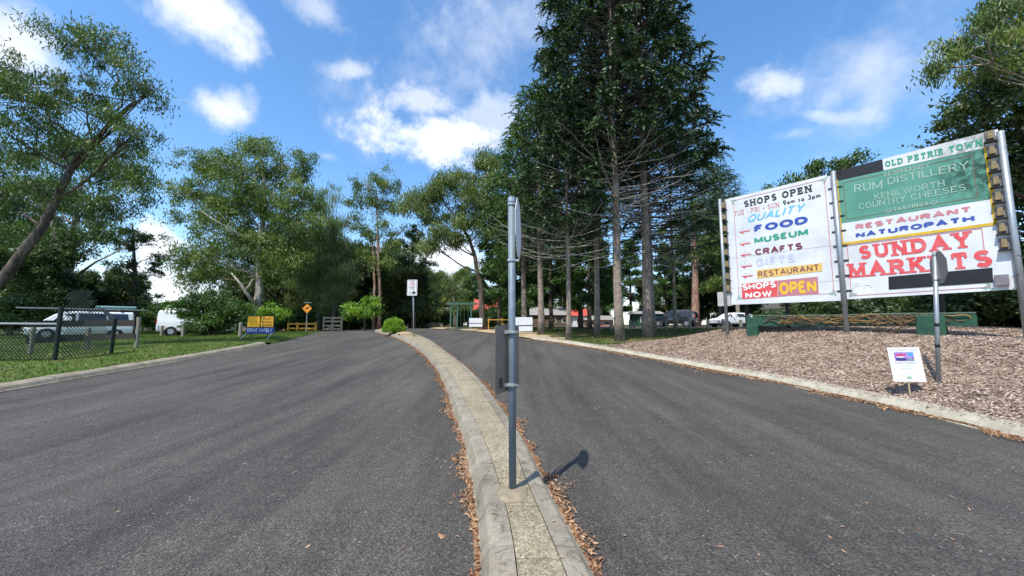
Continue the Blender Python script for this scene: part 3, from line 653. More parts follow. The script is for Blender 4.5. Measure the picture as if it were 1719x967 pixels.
def word(text, w=.14, serif=False, gap=.16, slant=0.0):
    """returns polygons (lists of 2-D points, layer number), total width; cap height 1"""
    out = []; x = w / 2; lay = 0
    for ci, ch in enumerate(text):
        adv, strokes = GL[ch]; n0 = len(out)
        if serif and ch != ' ': x += w * .35
        for st in strokes:
            st = [(q[0] + x, w / 2 + q[1] * (1 - w)) for q in st]; st = [p for k, p in enumerate(st) if k == 0 or math.hypot(p[0] - st[k - 1][0], p[1] - st[k - 1][1]) > 1e-4]; L_, R_ = strip(st, w)
            for i in range(len(st) - 1): out.append(([R_[i], R_[i + 1], L_[i + 1], L_[i]], lay))
            lay += 1
            if serif:
                for e, nb in ((st[0], st[1]), (st[-1], st[-2])):
                    dx, dy = e[0] - nb[0], e[1] - nb[1]; fl = (ch in 'AVWYKXNMHIPRBDEFLTU1' and abs(dx) < abs(dy) * 1.6 and (e[1] < w or e[1] > 1 - w))
                    if fl:
                        yy = 0 if e[1] < .5 else 1 - w * .5; out.append(([(e[0] - w * 1.05, yy), (e[0] + w * 1.05, yy), (e[0] + w * 1.05, yy + w * .5), (e[0] - w * 1.05, yy + w * .5)], lay)); lay += 1
                    elif abs(dx) > abs(dy) * 2 and ch in 'EFLTZ' and (e[0] > x + adv * .5 or ch in 'TZ'):
                        sg = 1 if e[1] < .4 else (-1 if e[1] > .6 else 0); y0 = e[1] + sg * w * .35
                        out.append(([(e[0] - w * .28, y0 - w * .65), (e[0] + w * .28, y0 - w * .65), (e[0] + w * .28, y0 + w * .65), (e[0] - w * .28, y0 + w * .65)], lay)); lay += 1
        out[n0:] = [(p_, l_, ci) for p_, l_ in out[n0:]]; x += adv + w + gap + (w * .35 if serif else 0)
    tot = x - gap - w / 2
    if slant: out = [([(a + b * slant, b) for a, b in p], l, k) for p, l, k in out]
    return out, tot
class Plane:
    """a flat face in the place: origin, direction along, up, outward normal"""
    def __init__(s, o, a, up=(0, 0, 1)):
        s.o = np.array(o, float); s.a = np.array(a, float) / np.linalg.norm(a); s.u = np.array(up, float); s.u -= s.a * (s.u @ s.a); s.u /= np.linalg.norm(s.u)
        s.n = np.cross(s.a, s.u)
    def P(s, x, z, d=0.0): return s.o + s.a * x + s.u * z + s.n * d
    def hit(s, u, v):
        d = np.array(px_dir(u, v)); e = np.array([0, 0, EYE]); k = ((s.o - e) @ s.n) / (d @ s.n); q = e + d * k - s.o; return q @ s.a, q @ s.u
def lettering(pl, text, p0, p1, h, mat, parent, w=.14, serif=False, gap=.16, slant=0.0, d=.004, name='lettering', outline=None):
    """p0, p1: ends of the base line on the plane; h: letter height"""
    polys, tot = word(text, w, serif, gap, slant); p0 = np.array(p0, float); p1 = np.array(p1, float); ax = (p1 - p0) / tot; ln = np.hypot(*(p1 - p0)); up = np.array([-(p1 - p0)[1], (p1 - p0)[0]]) / ln * h
    if parent is bb if 'bb' in globals() else False:      # big painted letters: one mesh each
        o = None
        for ci in sorted({p[2] for p in polys}):
            mb = MB()
            for poly, lay, cc in polys:
                if cc == ci: q = [p0 + ax * a + up * b for a, b in poly]; mb.add([pl.P(a[0], a[1], d + .00025 * (lay % 9)) for a in q], [tuple(range(len(q)))])
            o = obj('letter', mb, mat, parent)
        return o
    mb = MB()
    for poly, lay, cc in polys:
        q = [p0 + ax * a + up * b for a, b in poly]; mb.add([pl.P(a[0], a[1], d + .00025 * (lay % 9)) for a in q], [tuple(range(len(q)))])
    o = obj(name, mb, mat, parent); o['kind'] = 'stuff'; return o
def patch(pl, name, pts, mat, parent, d=.003, th=0.0):
    n = len(pts); mb = MB()
    if th: mb.add([pl.P(a, b, d - th) for a, b in pts] + [pl.P(a, b, d) for a, b in pts], [tuple(range(n - 1, -1, -1)), tuple(range(n, 2 * n))] + [(i, (i + 1) % n, n + (i + 1) % n, n + i) for i in range(n)])
    else: mb.add([pl.P(a, b, d) for a, b in pts], [tuple(range(n))])
    return obj(name, mb, mat, parent)
def frame_line(pl, pts, w, mat, parent, d=.004, name='border_line', closed=True):
    mb = MB(); n = len(pts)
    for i in range(n if closed else n - 1):
        a = np.array(pts[i]); b = np.array(pts[(i + 1) % n]); t = (b - a) / np.hypot(*(b - a)); nn = np.array([-t[1], t[0]]) * w / 2; a = a - t * w / 2; b = b + t * w / 2
        mb.add([pl.P(*(a - nn), d + i * .0004), pl.P(*(b - nn), d + i * .0004), pl.P(*(b + nn), d + i * .0004), pl.P(*(a + nn), d + i * .0004)], [(0, 1, 2, 3)])
    return obj(name, mb, mat, parent)

# --- the billboard --------------------------------------------------------
A0 = at(1215, 545, 13.3)[:2]; B0 = at(1700, 545, 8.5)[:2]
bdir = np.array([*(B0 - A0), 0]); PL = Plane((A0[0], A0[1], 0), bdir)
bb = thing('billboard', 'huge two panel painted billboard on steel posts above the mulch bed', 'billboard', (A0[0], A0[1], 1.5))
H_ = PL.hit
print('board', [tuple(np.round(H_(*p), 2)) for p in [(1221, 334), (1225, 513), (1397, 291), (1405, 504), (1409, 286), (1422, 502.7), (1657, 221), (1705, 486)]])
def m_board(name, c1, c2, stain=.5, algae=None):
    m, N, b = new_mat(name); P = pos(N); n = N.noise(P, 1.1, 6, .7); f = N.noise(pos(N, (1, 1, .25)), 9, 5, .7); c = N.ramp(n, [(.35, c2), (.6, c1)])
    c = N.mix(N.math('MULTIPLY', N.sstep(f, .58, .75), stain), c, tuple(x * .55 for x in c2))
    if algae:
        ce, rr, cc = algae; dd = N.node('ShaderNodeVectorMath', operation='DISTANCE'); N.put(dd.inputs[0], P); dd.inputs[1].default_value = ce
        k = N.math('MULTIPLY', N.sstep(dd.outputs['Value'], rr, rr * .25), N.sstep(N.noise(P, 7, 6, .75), .36, .58)); c = N.mix(k, c, cc)
    N.put(b.inputs['Base Color'], c); b.inputs['Roughness'].default_value = .55; b.inputs['Specular IOR Level'].default_value = .3; return m
cTR = PL.P(*H_(1640, 268)); 
MB_W = m_board('billboard_white', (.66, .68, .69), (.54, .56, .57), .25)
MB_G = m_board('billboard_green', (.10, .29, .215), (.075, .235, .175), .3, (tuple(PL.P(*H_(1648, 285))), 1.0, (.02, .07, .05)))
MB_WT = m_board('billboard_white_stained', (.66, .67, .67), (.55, .57, .56), .4, (tuple(PL.P(*H_(1650, 260))), 1.1, (.26, .27, .25)))
ZT1 = H_(1221, 334)[1]; ZB = (H_(1225, 513)[1] + H_(1405, 504)[1]) / 2; ZB2 = (H_(1422, 502.7)[1] + H_(1700, 487)[1]) / 2
ZT = (ZT1 + H_(1397, 291)[1]) / 2; ZT2 = (H_(1409, 286)[1] + H_(1657, 221)[1]) / 2
xa = H_(1221, 400)[0]; xb = H_(1405, 400)[0] + .03; xc = H_(1411, 400)[0]; xd = H_(1700, 400)[0]
def lin(a, b):
    (x0, z0), (x1, z1) = H_(*a), H_(*b); return lambda x: z0 + (z1 - z0) * (x - x0) / (x1 - x0)
def sheetb(x0, x1, z0, z1, mat, lab=None, d=0.0):
    g = .004; f0 = z0 if callable(z0) else (lambda x: z0); f1 = z1 if callable(z1) else (lambda x: z1)
    o = patch(PL, 'sheet', [(x0 + g, f0(x0) + g), (x1 - g, f0(x1) + g), (x1 - g, f1(x1) - g), (x0 + g, f1(x0) - g)], mat, bb, d, .03); return tag(o, lab)
zoom2 = lambda X, Y: (1390 + X / 5.088, 210 + Y / 5.088)
zoom3 = lambda X, Y: (1390 + X / 4.836, 360 + Y / 4.836)
fy = lin(zoom3(120, 240), zoom3(1360, 75)); fg = lin(zoom2(130, 838), zoom2(1392, 632)); fg2 = lin(zoom2(95, 474), zoom2(1365, 190)); ft = lin((1409, 286), (1657, 221)); fb = lin((1422, 502.7), (1705, 486))
zs1, zs2 = H_(1300, 424.5)[1], H_(1300, 479)[1]
sheetb(xa, xb, zs1, ZT, MB_W, d=.002); sheetb(xa, xb, zs2, zs1, MB_W); sheetb(xa, xb, ZB, zs2, MB_W, d=.003)
zy = H_(1540, 391)[1]; zg = H_(1540, 356)[1]; zg2 = H_(1540, 264)[1]; xm = H_(1482, 275)[0]
sheetb(xc, xd, fb, fy, MB_W); xe = H_(1662, 300)[0]
sheetb(xc, xe, fy, fg, MB_W, d=.006); sheetb(xc, xe, fg, fg2, MB_G, 'green sheet with dark mould at its right end', d=.006)
sheetb(xc, xm, fg2, ft, MT_BLACK, 'blacked out strip', d=.007); sheetb(xm, xe, fg2, ft, MB_WT, d=.006); sheetb(xe, xd, fy, ft, MB_W, d=.0)
# yellow edging round the upper right sheets
ym = plain('yellow_edging', (.66, .42, .02), .5)
for pts in ([(xc + .01, fy(xc)), (xe, fy(xe))], [(xc + .02, fy(xc)), (xc + .02, fg2(xc))], [(xe, fy(xe)), (xe, fg2(xe))]):
    frame_line(PL, pts, .07, ym, bb, .012, 'edging', False)
# thin border lines and corner scrolls
def inset(x0, x1, z0, z1): return [(x0, z0), (x1, z0), (x1, z1), (x0, z1)]
frame_line(PL, [H_(1241, 500.5), (H_(1241, 500)[0], ZT - .12), (xb - .20, ZT - .12), (xb - .20, H_(1241, 500.5)[1])], .016, I_ROSE, bb, .007)
frame_line(PL, [(xc + .13, fb(xc) + .10), (xd - .42, fb(xd) + .08), (xd - .42, fy(xd) - .07), (xc + .13, fy(xc) - .07)], .016, I_ROSE, bb, .007)
frame_line(PL, [(xc + .17, fg(xc) + .10), (xe - .22, fg(xe) + .10), (xe - .22, fg2(xe) - .10), (xc + .17, fg2(xc) - .10)], .016, plain('brown_line', (.16, .13, .08), .6), bb, .0095)
def scroll(x, z, sx, sz):
    mb = MB()
    for k, (dx, dz, r_) in enumerate([(0, 0, .035), (.08, .01, .028), (.01, .09, .028), (.13, .035, .02), (.045, .135, .02), (.06, .055, .022)]):
        cx, cz = x + dx * sx, z + dz * sz; V = []
        for i in range(13):
            t = i / 12 * 2 * math.pi * .8; q1 = (cx + math.cos(t) * r_ * sx, cz + math.sin(t) * r_ * sz); q2 = (cx + math.cos(t) * r_ * .6 * sx, cz + math.sin(t) * r_ * .6 * sz); V += [PL.P(*q1, .0085 + k * .0003), PL.P(*q2, .0085 + k * .0003)]
        mb.add(V, [(2 * i, 2 * i + 1, 2 * i + 3, 2 * i + 2) for i in range(12)])
    obj('corner_scroll', mb, I_GREEN, bb)
x1_ = H_(1241, 500)[0]; z1_ = H_(1241, 500.5)[1]
for x, z, sx, sz in ((x1_ - .04, z1_ - .04, 1, 1), (xb - .18, z1_ - .04, -1, 1), (x1_ - .04, ZT - .10, 1, -1), (xb - .18, ZT - .10, -1, -1), (xc + .11, ZB2 + .08, 1, 1), (xd - .40, ZB2 + .08, -1, 1)): scroll(x, z, sx, sz)
def T_(text, a, b, top, mat, **k):
    """a, b pixel ends of the base line as measured; top: pixel of the cap line above a"""
    p0, p1 = H_(*a), H_(*b); h = H_(a[0], top)[1] - p0[1]
    return tag(lettering(PL, text, p0, p1, h, mat, bb, **k), None)
z1 = lambda X, Y: (1190 + X / 3.335, 270 + Y / 3.335)          # enlarged crops back to photo pixels
z2 = lambda X, Y: (1390 + X / 5.088, 210 + Y / 5.088)
z3 = lambda X, Y: (1390 + X / 4.836, 360 + Y / 4.836)
S = dict(serif=True)
T_('SHOPS OPEN', z1(196, 262), z1(580, 172), z1(196, 226)[1], I_BLACK, w=.24, gap=.10, d=.008, **S)
T_('TUE - FRI + SUN', z1(142, 311), z1(396, 258), z1(142, 285)[1], I_ROSE, w=.15, gap=.16, d=.008, **S)
T_('9am to 3pm', z1(416, 249), z1(626, 205), z1(416, 222)[1], I_BLACK, w=.20, gap=.18, d=.008)
T_('QUALITY', z1(212, 348), z1(528, 284), z1(212, 306)[1], I_SKY, w=.20, gap=.12, slant=.42, d=.008)
T_('FOOD', z1(255, 402), z1(556, 350), z1(255, 362)[1], I_BLUE, w=.28, gap=.12, d=.008)
T_('MUSEUM', z1(256, 465), z1(558, 415), z1(256, 430)[1], I_GREEN, w=.26, gap=.12, d=.008)
T_('CRAFTS', z1(260, 530), z1(526, 494), z1(260, 495)[1], I_MAROON, w=.26, gap=.12, d=.008)
T_('GIFTS', z1(265, 594), z1(486, 566), z1(265, 548)[1], I_LILAC, w=.24, gap=.16, d=.008)
patch(PL, 'colour_panel', [H_(*z1(270, 660)), H_(*z1(636, 618)), H_(*z1(634, 572)), H_(*z1(268, 612))], P_YEL, bb, .0065)
T_('RESTAURANT', z1(278, 652), z1(620, 614), z1(278, 620)[1], I_MAROON, w=.17, gap=.16, d=.009)
patch(PL, 'colour_panel', [H_(*z1(187, 776)), H_(*z1(385, 762)), H_(*z1(384, 670)), H_(*z1(184, 690))], P_RED, bb, .0065)
patch(PL, 'colour_panel', [H_(*z1(387, 762)), H_(*z1(615, 744)), H_(*z1(610, 648)), H_(*z1(386, 670))], P_ROSE, bb, .0065)
T_('SHOPS', z1(190, 726), z1(378, 708), z1(190, 692)[1], I_WHITE, w=.24, gap=.10, d=.009)
T_('NOW', z1(206, 770), z1(356, 758), z1(206, 738)[1], I_WHITE, w=.24, gap=.12, d=.009)
T_('OPEN', z1(398, 750), z1(606, 736), z1(398, 682)[1], I_YEL, w=.25, gap=.08, d=.009)
for i, (X, Y) in enumerate([(167, 398), (171, 466), (175, 527), (178, 590), (183, 645)]):
    c = np.array(H_(*z1(X, Y))); e = H_(*z1(X + 63, Y - 2)); L_ = e[0] - c[0]; hh = .115
    pts = [(0, 0), (.42 * L_, hh * .95), (.42 * L_, hh * .42), (L_, hh * .42), (L_, -hh * .35), (.42 * L_, -hh * .35), (.42 * L_, -hh * .95)]
    a_ = patch(PL, 'arrow', [(c[0] + a, c[1] + b) for a, b in pts[::-1]], plain('arrow_grey', (.50, .50, .50), .6), bb, .0065)
    inner = [(.10 * L_, .02), (.38 * L_, hh * .62), (.38 * L_, hh * .28), (.96 * L_, hh * .28), (.96 * L_, .0), (.10 * L_, 0)]
    patch(PL, 'arrow_face', [(c[0] + a, c[1] + b) for a, b in inner[::-1]], MB_W, a_, .0078)
    low = [(.03 * L_, -.006), (.98 * L_, -.006), (.98 * L_, -hh * .35), (.42 * L_, -hh * .35), (.42 * L_, -hh * .9)]
    patch(PL, 'arrow_shade', [(c[0] + a, c[1] + b) for a, b in low[::-1]], I_RED, a_, .0092)
T_('OLD PETRIE TOWN', z2(486, 362), z2(1322, 174), z2(486, 312)[1], I_GREEN, w=.24, gap=.13, d=.012, **S)
T_('NORMANBY', z2(484, 440), z2(872, 358), z2(484, 406)[1], I_CREAM, w=.11, gap=.12, d=.012, **S)
T_('RUM', z2(222, 575), z2(466, 538), z2(222, 512)[1], I_CREAM, w=.105, gap=.12, d=.012, **S)
T_('DISTILLERY', z2(510, 510), z2(1205, 370), z2(510, 452)[1], I_CREAM, w=.105, gap=.13, d=.012, **S)
T_('KENILWORTH', z2(398, 638), z2(1000, 520), z2(398, 590)[1], I_CREAM, w=.105, gap=.14, d=.012, **S)
T_('COUNTRY', z2(266, 722), z2(668, 652), z2(266, 672)[1], I_CREAM, w=.105, gap=.14, d=.012, **S)
T_('CHEESES', z2(710, 642), z2(1180, 555), z2(710, 592)[1], I_CREAM, w=.105, gap=.14, d=.012, **S)
T_('TASTINGS', z2(556, 738), z2(860, 682), z2(556, 708)[1], I_CREAM, w=.16, gap=.16, d=.012, **S)
for X, Y in ((517, 732), (903, 662)):
    c = H_(*z2(X, Y)); frame_line(PL, [(c[0] + .055 * math.cos(t), c[1] + .045 * math.sin(t)) for t in np.linspace(0, 5.8, 9)], .014, I_CREAM, bb, .012, 'ornament', False)
T_('RESTAURANT', z2(236, 894), z2(1232, 742), z2(236, 850)[1], I_ROSE, w=.27, gap=.14, d=.012)
T_('NATUROPATH', z2(240, 966), z2(1256, 820), z2(240, 922)[1], I_BLUE, w=.28, gap=.12, d=.012)
T_('SUNDAY', z3(250, 370), z3(1180, 262), z3(250, 258)[1], I_RED, w=.26, gap=.10, d=.008, **S)
T_('MARKETS', z3(165, 516), z3(1355, 420), z3(165, 402)[1], I_RED, w=.25, gap=.10, d=.008, **S)
T_('PH.', z3(200, 606), z3(402, 594), z3(200, 556)[1], I_FAINT, w=.16, gap=.3, d=.008)
patch(PL, 'black_strip', [H_(*z3(494, 610)), H_(*z3(1342, 552)), H_(*z3(1334, 432)), H_(*z3(490, 506))], MT_BLACK, bb, .009)
# posts, clips and bulkhead lamps
def base_z(p): return float(R(p[0], p[1]))
xp = [H_(1217, 430)[0] - .03, H_(1411, 400)[0] - .02, H_(1700, 380)[0]]
for k, x in enumerate(xp):
    q = PL.P(x, 0, .10 if k != 2 else .06); top = (ZT + .02, ZT2 - .05, ZT2 - .06)[k]
    p_ = obj('post', MB().tube([(q[0], q[1], base_z(q) - .3), (q[0], q[1], top)], .062 if k else .055, 14), MT_GALV, bb, smooth=True)
    if k == 1:
        for j in range(9):
            z = ZB2 + .22 + j * (ZT - ZB - .3) / 8; mb = MB(); mb.add([PL.P(x + a, z + b, c_) for a, b, c_ in ((-.16, -.02, .004), (.16, -.02, .004), (.16, .02, .004), (-.16, .02, .004), (-.16, -.02, .02), (.16, -.02, .02), (.16, .02, .02), (-.16, .02, .02))], [(3, 2, 1, 0), (4, 5, 6, 7), (0, 1, 5, 4), (1, 2, 6, 5), (2, 3, 7, 6), (3, 0, 4, 7)]); obj('clip', mb, MT_BLACK, p_)
for k, x in enumerate((xa + .3, (xa + xb) / 2, xd - 1.2)):   # rear braces, dark behind the panels
    q = PL.P(x, 0, -.5); q2 = PL.P(x, 0, -.06)
    obj('rear_brace', MB().tube([(q[0], q[1], base_z(q) - .3), (q[0], q[1], ZT - .3)], .06, 8), MT_TIMBERD, bb)
MT_BULK = plain('bulkhead_lamp_lens', (.27, .20, .085), .35, spec=.5, c2=(.16, .12, .06), scale=12)
MT_BOXG = plain('grey_junction_box', (.20, .18, .20), .6)
def lamps(px, n, zlo, zhi):
    for i in range(n):
        x = H_(*px)[0]; z = zlo + (zhi - zlo) * i / (n - 1)
        b = obj('lamp_base', MB().box((0, 0, 0), (.15, .03, .26)).xf(lambda q: PL.P(x + q[0], z + q[2], .02 + q[1])), MT_BOXG, bb)
        obj('lamp_lens', MB().box((0, 0, 0), (.11, .20, .10), top=1).xf(lambda q: PL.P(x + q[0] * (1 - .25 * (q[1] > 0)), z + q[1] * .98 , .075 + q[2] * (1))), MT_BULK, b, bevel=.012)
        obj('lamp_shelf', MB().box((0, 0, 0), (.20, .13, .014)).xf(lambda q: PL.P(x + q[0], z - .155 + q[2], .07 + q[1])), MT_BLACK, b)
lamps((1221, 440), 8, H_(1224, 484)[1], H_(1219, 345)[1])
lamps((1679, 360), 8, H_(1680, 410)[1], H_(1665, 228)[1])
x = H_(1694, 472)[0]; obj('junction_box', MB().box((0, 0, 0), (.2, .12, .24)).xf(lambda q: PL.P(x - .1 + q[0], H_(1690, 470)[1] + q[2], .07 + q[1])), MT_BOXG, bb)
c0 = at(1217, 502, 13.25); obj('meter_box', MB().box(c0, (.42, .2, .50), math.atan2(bdir[1], bdir[0])), plain('meter_box_grey', (.46, .45, .42), .7, c2=(.36, .35, .32), scale=3), bb)
mb = MB(); e = PL.P(xd + .02, H_(1700, 430)[1], .12)
cb = [e + np.array([.0, 0, .0]), e + np.array([.1, -.06, -.05]), e + np.array([.16, -.02, -.25]), e + np.array([.05, .0, -.4]), e + np.array([-.15, .02, -.5])]
obj('loose_cable', MB().tube(cb, .008, 5), MT_BLACK, bb)

# --- green trough with dead vines under the billboard ---------------------
q0 = PL.P(H_(1255, 540)[0], 0, -.05); q1 = PL.P(H_(1640, 540)[0], 0, -.25)
bz = 1.545; ben = thing('timber_beam', 'long green painted timber beam wrapped in dead vines under the billboard', 'garden beam', (q0[0], q0[1], bz))
d = (q1 - q0) / np.linalg.norm(q1 - q0); nrm = np.array([d[1], -d[0], 0]); LEN = np.linalg.norm(q1 - q0)
def bp(s_, h, o_=0): return q0 + d * s_ + nrm * o_ + np.array([0, 0, h])
zl = lambda s_: 1.56 + .0 * s_
for o_, h0, h1, mi in ((.16, .0, .29, 0), (-.16, .0, .29, 0)):
    nseg = 16; V = []
    for i in range(nseg + 1):
        s_ = LEN * i / nseg; jz = random.uniform(-.012, .012)
        V += [bp(s_, zl(s_) + h0, o_ - .02), bp(s_, zl(s_) + h0, o_ + .02), bp(s_, zl(s_) + h1 + jz, o_ + .02), bp(s_, zl(s_) + h1 + jz, o_ - .02)]
    f = [(i * 4 + j, i * 4 + (j + 1) % 4, i * 4 + 4 + (j + 1) % 4, i * 4 + 4 + j) for i in range(nseg) for j in range(4)] + [(3, 2, 1, 0), tuple(nseg * 4 + j for j in range(4))]
    obj('side_board', MB().add(V, f), MT_GREEN, ben)
for i in range(5):
    a, b = LEN * i / 5 + .01, LEN * (i + 1) / 5 - .01; jz = random.uniform(-.01, .01); V = [bp(a, .31 + zl(0) + jz, -.19), bp(a, .31 + zl(0) + jz, .19), bp(b, .31 + zl(0) + jz, .19), bp(b, .31 + zl(0) + jz, -.19)]
    V += [v_ + np.array([0, 0, .035]) for v_ in V]; obj('plank', MB().add(V, [(3, 2, 1, 0), (4, 5, 6, 7), (0, 1, 5, 4), (1, 2, 6, 5), (2, 3, 7, 6), (3, 0, 4, 7)]), plain('worn_top_board', (.13, .15, .12), .85, c2=(.03, .11, .07), scale=6), ben)
for s_, pw_ in ((.18, .34), (LEN - .75, .5)):
    p = bp(s_, 0, .12 if pw_ < .4 else .24); b0 = base_z(p); tz = 1.60 if pw_ < .4 else 1.84; obj('pedestal', MB().box((p[0], p[1], (b0 - .1 + tz) / 2), (pw_, .36, tz - b0 + .1), math.atan2(d[1], d[0])), MT_GREEN, ben, bevel=.02)
vm = MB(); vy = MB()
for k in range(46):
    s0_ = random.uniform(.3, LEN - .9); ln = random.uniform(.5, 1.7); o1 = random.uniform(.19, .23); ph = random.uniform(0, 6); pts = []
    for i in range(12):
        t = i / 11; s_ = min(LEN - .1, s0_ + ln * t); pts.append(bp(s_, 1.74 + .10 * math.sin(ph + t * 5) + random.uniform(-.06, .06), o1 + .02 * math.cos(t * 12 + ph)))
    (vy if k % 5 == 0 else vm).tube(pts, [random.uniform(.007, .016)] * 12, 5)
for k in range(7):
    s_ = random.uniform(LEN * .6, LEN - .9); p = bp(s_, 0, .25); vm.tube([bp(s_, 1.7, .2), bp(s_ + .15, 1.55, .28), (p[0] - d[0] * .2, p[1] - d[1] * .2, base_z(p) + .01)], [.015, .014, .008], 5)
obj('vine', vm, MT_VINE, ben); obj('vine', vy, MT_VINEY, ben)

# --- near pole with two signs ----------------------------------------------
def pole_z(v, Yd): return at(860, v, Yd)[2]
py = PB[1]; ptop = pole_z(334, py)
sp = thing('sign_post', 'tall galvanised pole on the island with two signs seen from behind', 'sign post', (PB[0], py, PZ))
obj('pole', MB().tube([(PB[0], py, PZ - .2), (PB[0] - .012, py, ptop)], .0325, 20), MT_GALVB, sp, smooth=True)
mb = MB().tube([(PB[0] - .012, py, ptop - .03), (PB[0] - .012, py, ptop + .012)], .037, 18); obj('cap', mb, MT_SILVER, sp, smooth=False)
for zc in (pole_z(343, py), pole_z(437, py)):
    obj('clamp', MB().tube([(PB[0] - .012, py, zc - .012), (PB[0] - .012, py, zc + .012)], .039, 18).box((PB[0] + .035, py, zc), (.05, .02, .02)), MT_SILVER, sp)
# upper plate: eight-sided, almost edge on
zc = (pole_z(333, py) + pole_z(437, py)) / 2; r8 = .27
ang = math.radians(83.5); dx, dy = math.cos(ang), math.sin(ang); V = []; m_ = 8
for o_ in (-.002, .002):
    for k in range(m_):
        t = math.pi / 8 + k * math.pi / 4; a = math.cos(t) * r8 * 1.06; z = math.sin(t) * r8 * 1.06; V.append((PB[0] + .052 + dx * a + dy * o_, py + .0 + dy * a - dx * o_, zc + z))
obj('upper_plate', MB().add(V, [tuple(range(7, -1, -1)), tuple(range(8, 16))] + [(k, (k + 1) % 8, 8 + (k + 1) % 8, 8 + k) for k in range(8)]), MT_WHITE, sp)
# lower plate: rounded rectangle, seen from behind at an angle
zt, zb = pole_z(546, py), pole_z(657, py); hh = (zt - zb) / 2; zc = (zt + zb) / 2; hw = .225; rr = .035
ang = math.radians(62); dx, dy = math.cos(ang), math.sin(ang); out = []
for cx, cz, a0 in ((hw - rr, hh - rr, 0), (-hw + rr, hh - rr, 90), (-hw + rr, -hh + rr, 180), (hw - rr, -hh + rr, 270)):
    for k in range(6): t = math.radians(a0 + 18 * k); out.append((cx + rr * math.cos(t), cz + rr * math.sin(t)))
V = [];  n_ = len(out); ox, oy = PB[0] - .044, py - .07
lp = lambda a, z, o_: (PB[0] - .046 + dx * a + dy * o_, py + .026 + dy * a - dx * o_, zc + z)
for o_ in (-.0015, .0015): V += [lp(a, z, o_) for a, z in out]
pl_ = obj('lower_plate', MB().add(V, [tuple(range(n_ - 1, -1, -1)), tuple(range(n_, 2 * n_))] + [(k, (k + 1) % n_, n_ + (k + 1) % n_, n_ + k) for k in range(n_)]), MT_ALU, sp)
for zz in (hh - .06, -hh + .06):
    mb = MB(); zq = zc + zz
    mb.tube([(PB[0] - .008, py, zq - .013), (PB[0] - .008, py, zq + .013)], .040, 18)
    mb.box((PB[0] - .05, py - .012, zq), (.05, .035, .03)).box((PB[0] - .008, py - .045, zq), (.05, .02, .018)); mb.tube([(PB[0] - .05, py - .05, zq), (PB[0] + .05, py - .05, zq)], .006, 6)
    obj('clamp', mb, MT_SILVER, sp)
mb = MB()
for k in range(4): mb.add([lp(a, z, .004) for a, z in ((-.155 + k * .016, -hh + .04), (-.148 + k * .016, -hh + .04), (-.148 + k * .016, -hh + .135 - .012 * (k % 2)), (-.155 + k * .016, -hh + .135))], [(0, 1, 2, 3)])
obj('sticker_marks', mb, MT_BLACK, pl_)
g = gp(833, 661); obj_ = obj('paper_scrap', MB().box((g[0] + .02, g[1], float(G(*g)) + .02), (.10, .05, .015), .3), MT_WHITE); tag(obj_, 'small white paper scrap in the gutter right of the island', 'litter')
g = gp(741, 901); Q = leaf_quads(np.array([[g[0], g[1], float(G(*g)) + .008]]), .085, .05, .1, .4); T = np.concatenate([Q[:, [0, 1, 2]], Q[:, [0, 2, 3]]]); tag(quads('fallen_leaf', T, LF_LITTER, rnd=np.array([.5, .6])), 'single orange brown leaf lying on the left lane', 'leaf')

# --- pole on the mulch with an eight-sided sign ---------------------------
ys = 7.25; b_ = at(1576, 658, ys); t_ = at(1569, 422, ys); gz = float(R(b_[0], ys))
s2 = thing('sign_post', 'leaning galvanised pole on the mulch with octagonal sign seen from behind', 'sign post', (b_[0], ys, gz))
obj('pole', MB().tube([(b_[0], ys, gz - .2), (t_[0], ys, t_[2])], .034, 18), MT_GALV, s2, smooth=True)
f_ = lambda v: (b_[0] + (t_[0] - b_[0]) * (b_[2] - at(1576, v, ys)[2]) / (b_[2] - t_[2]) if True else 0)
for v in (545, 580): z = at(1576, v, ys)[2]; obj('black_band', MB().tube([(f_(v), ys, z - .035), (f_(v) - .002, ys, z + .035)], .0365, 16), MT_BLACK, s2, smooth=True)
zc = (at(1570, 423, ys)[2] + at(1570, 477, ys)[2]) / 2; r8 = .335; ang = math.radians(62); V = []; dx, dy = math.cos(ang), math.sin(ang); cx_, cy_ = f_(450) - .01, ys - .055
for o_ in (-.0015, .0015):
    for k in range(8):
        t = math.pi / 8 + k * math.pi / 4; V.append((cx_ + .02 + dx * (math.cos(t) * r8 - .06) + dy * o_, cy_ + .035 + dy * (math.cos(t) * r8 - .06) - dx * o_, zc + math.sin(t) * r8))
obj('plate', MB().add(V, [tuple(range(7, -1, -1)), tuple(range(8, 16))] + [(k, (k + 1) % 8, 8 + (k + 1) % 8, 8 + k) for k in range(8)]), plain('grey_sign_back', (.28, .28, .28), .5, .5), s2)
for v in (428, 470): z = at(1576, v, ys)[2]; obj('clamp', MB().tube([(f_(v), ys, z - .014), (f_(v), ys, z + .014)], .042, 14), MT_SILVER, s2)

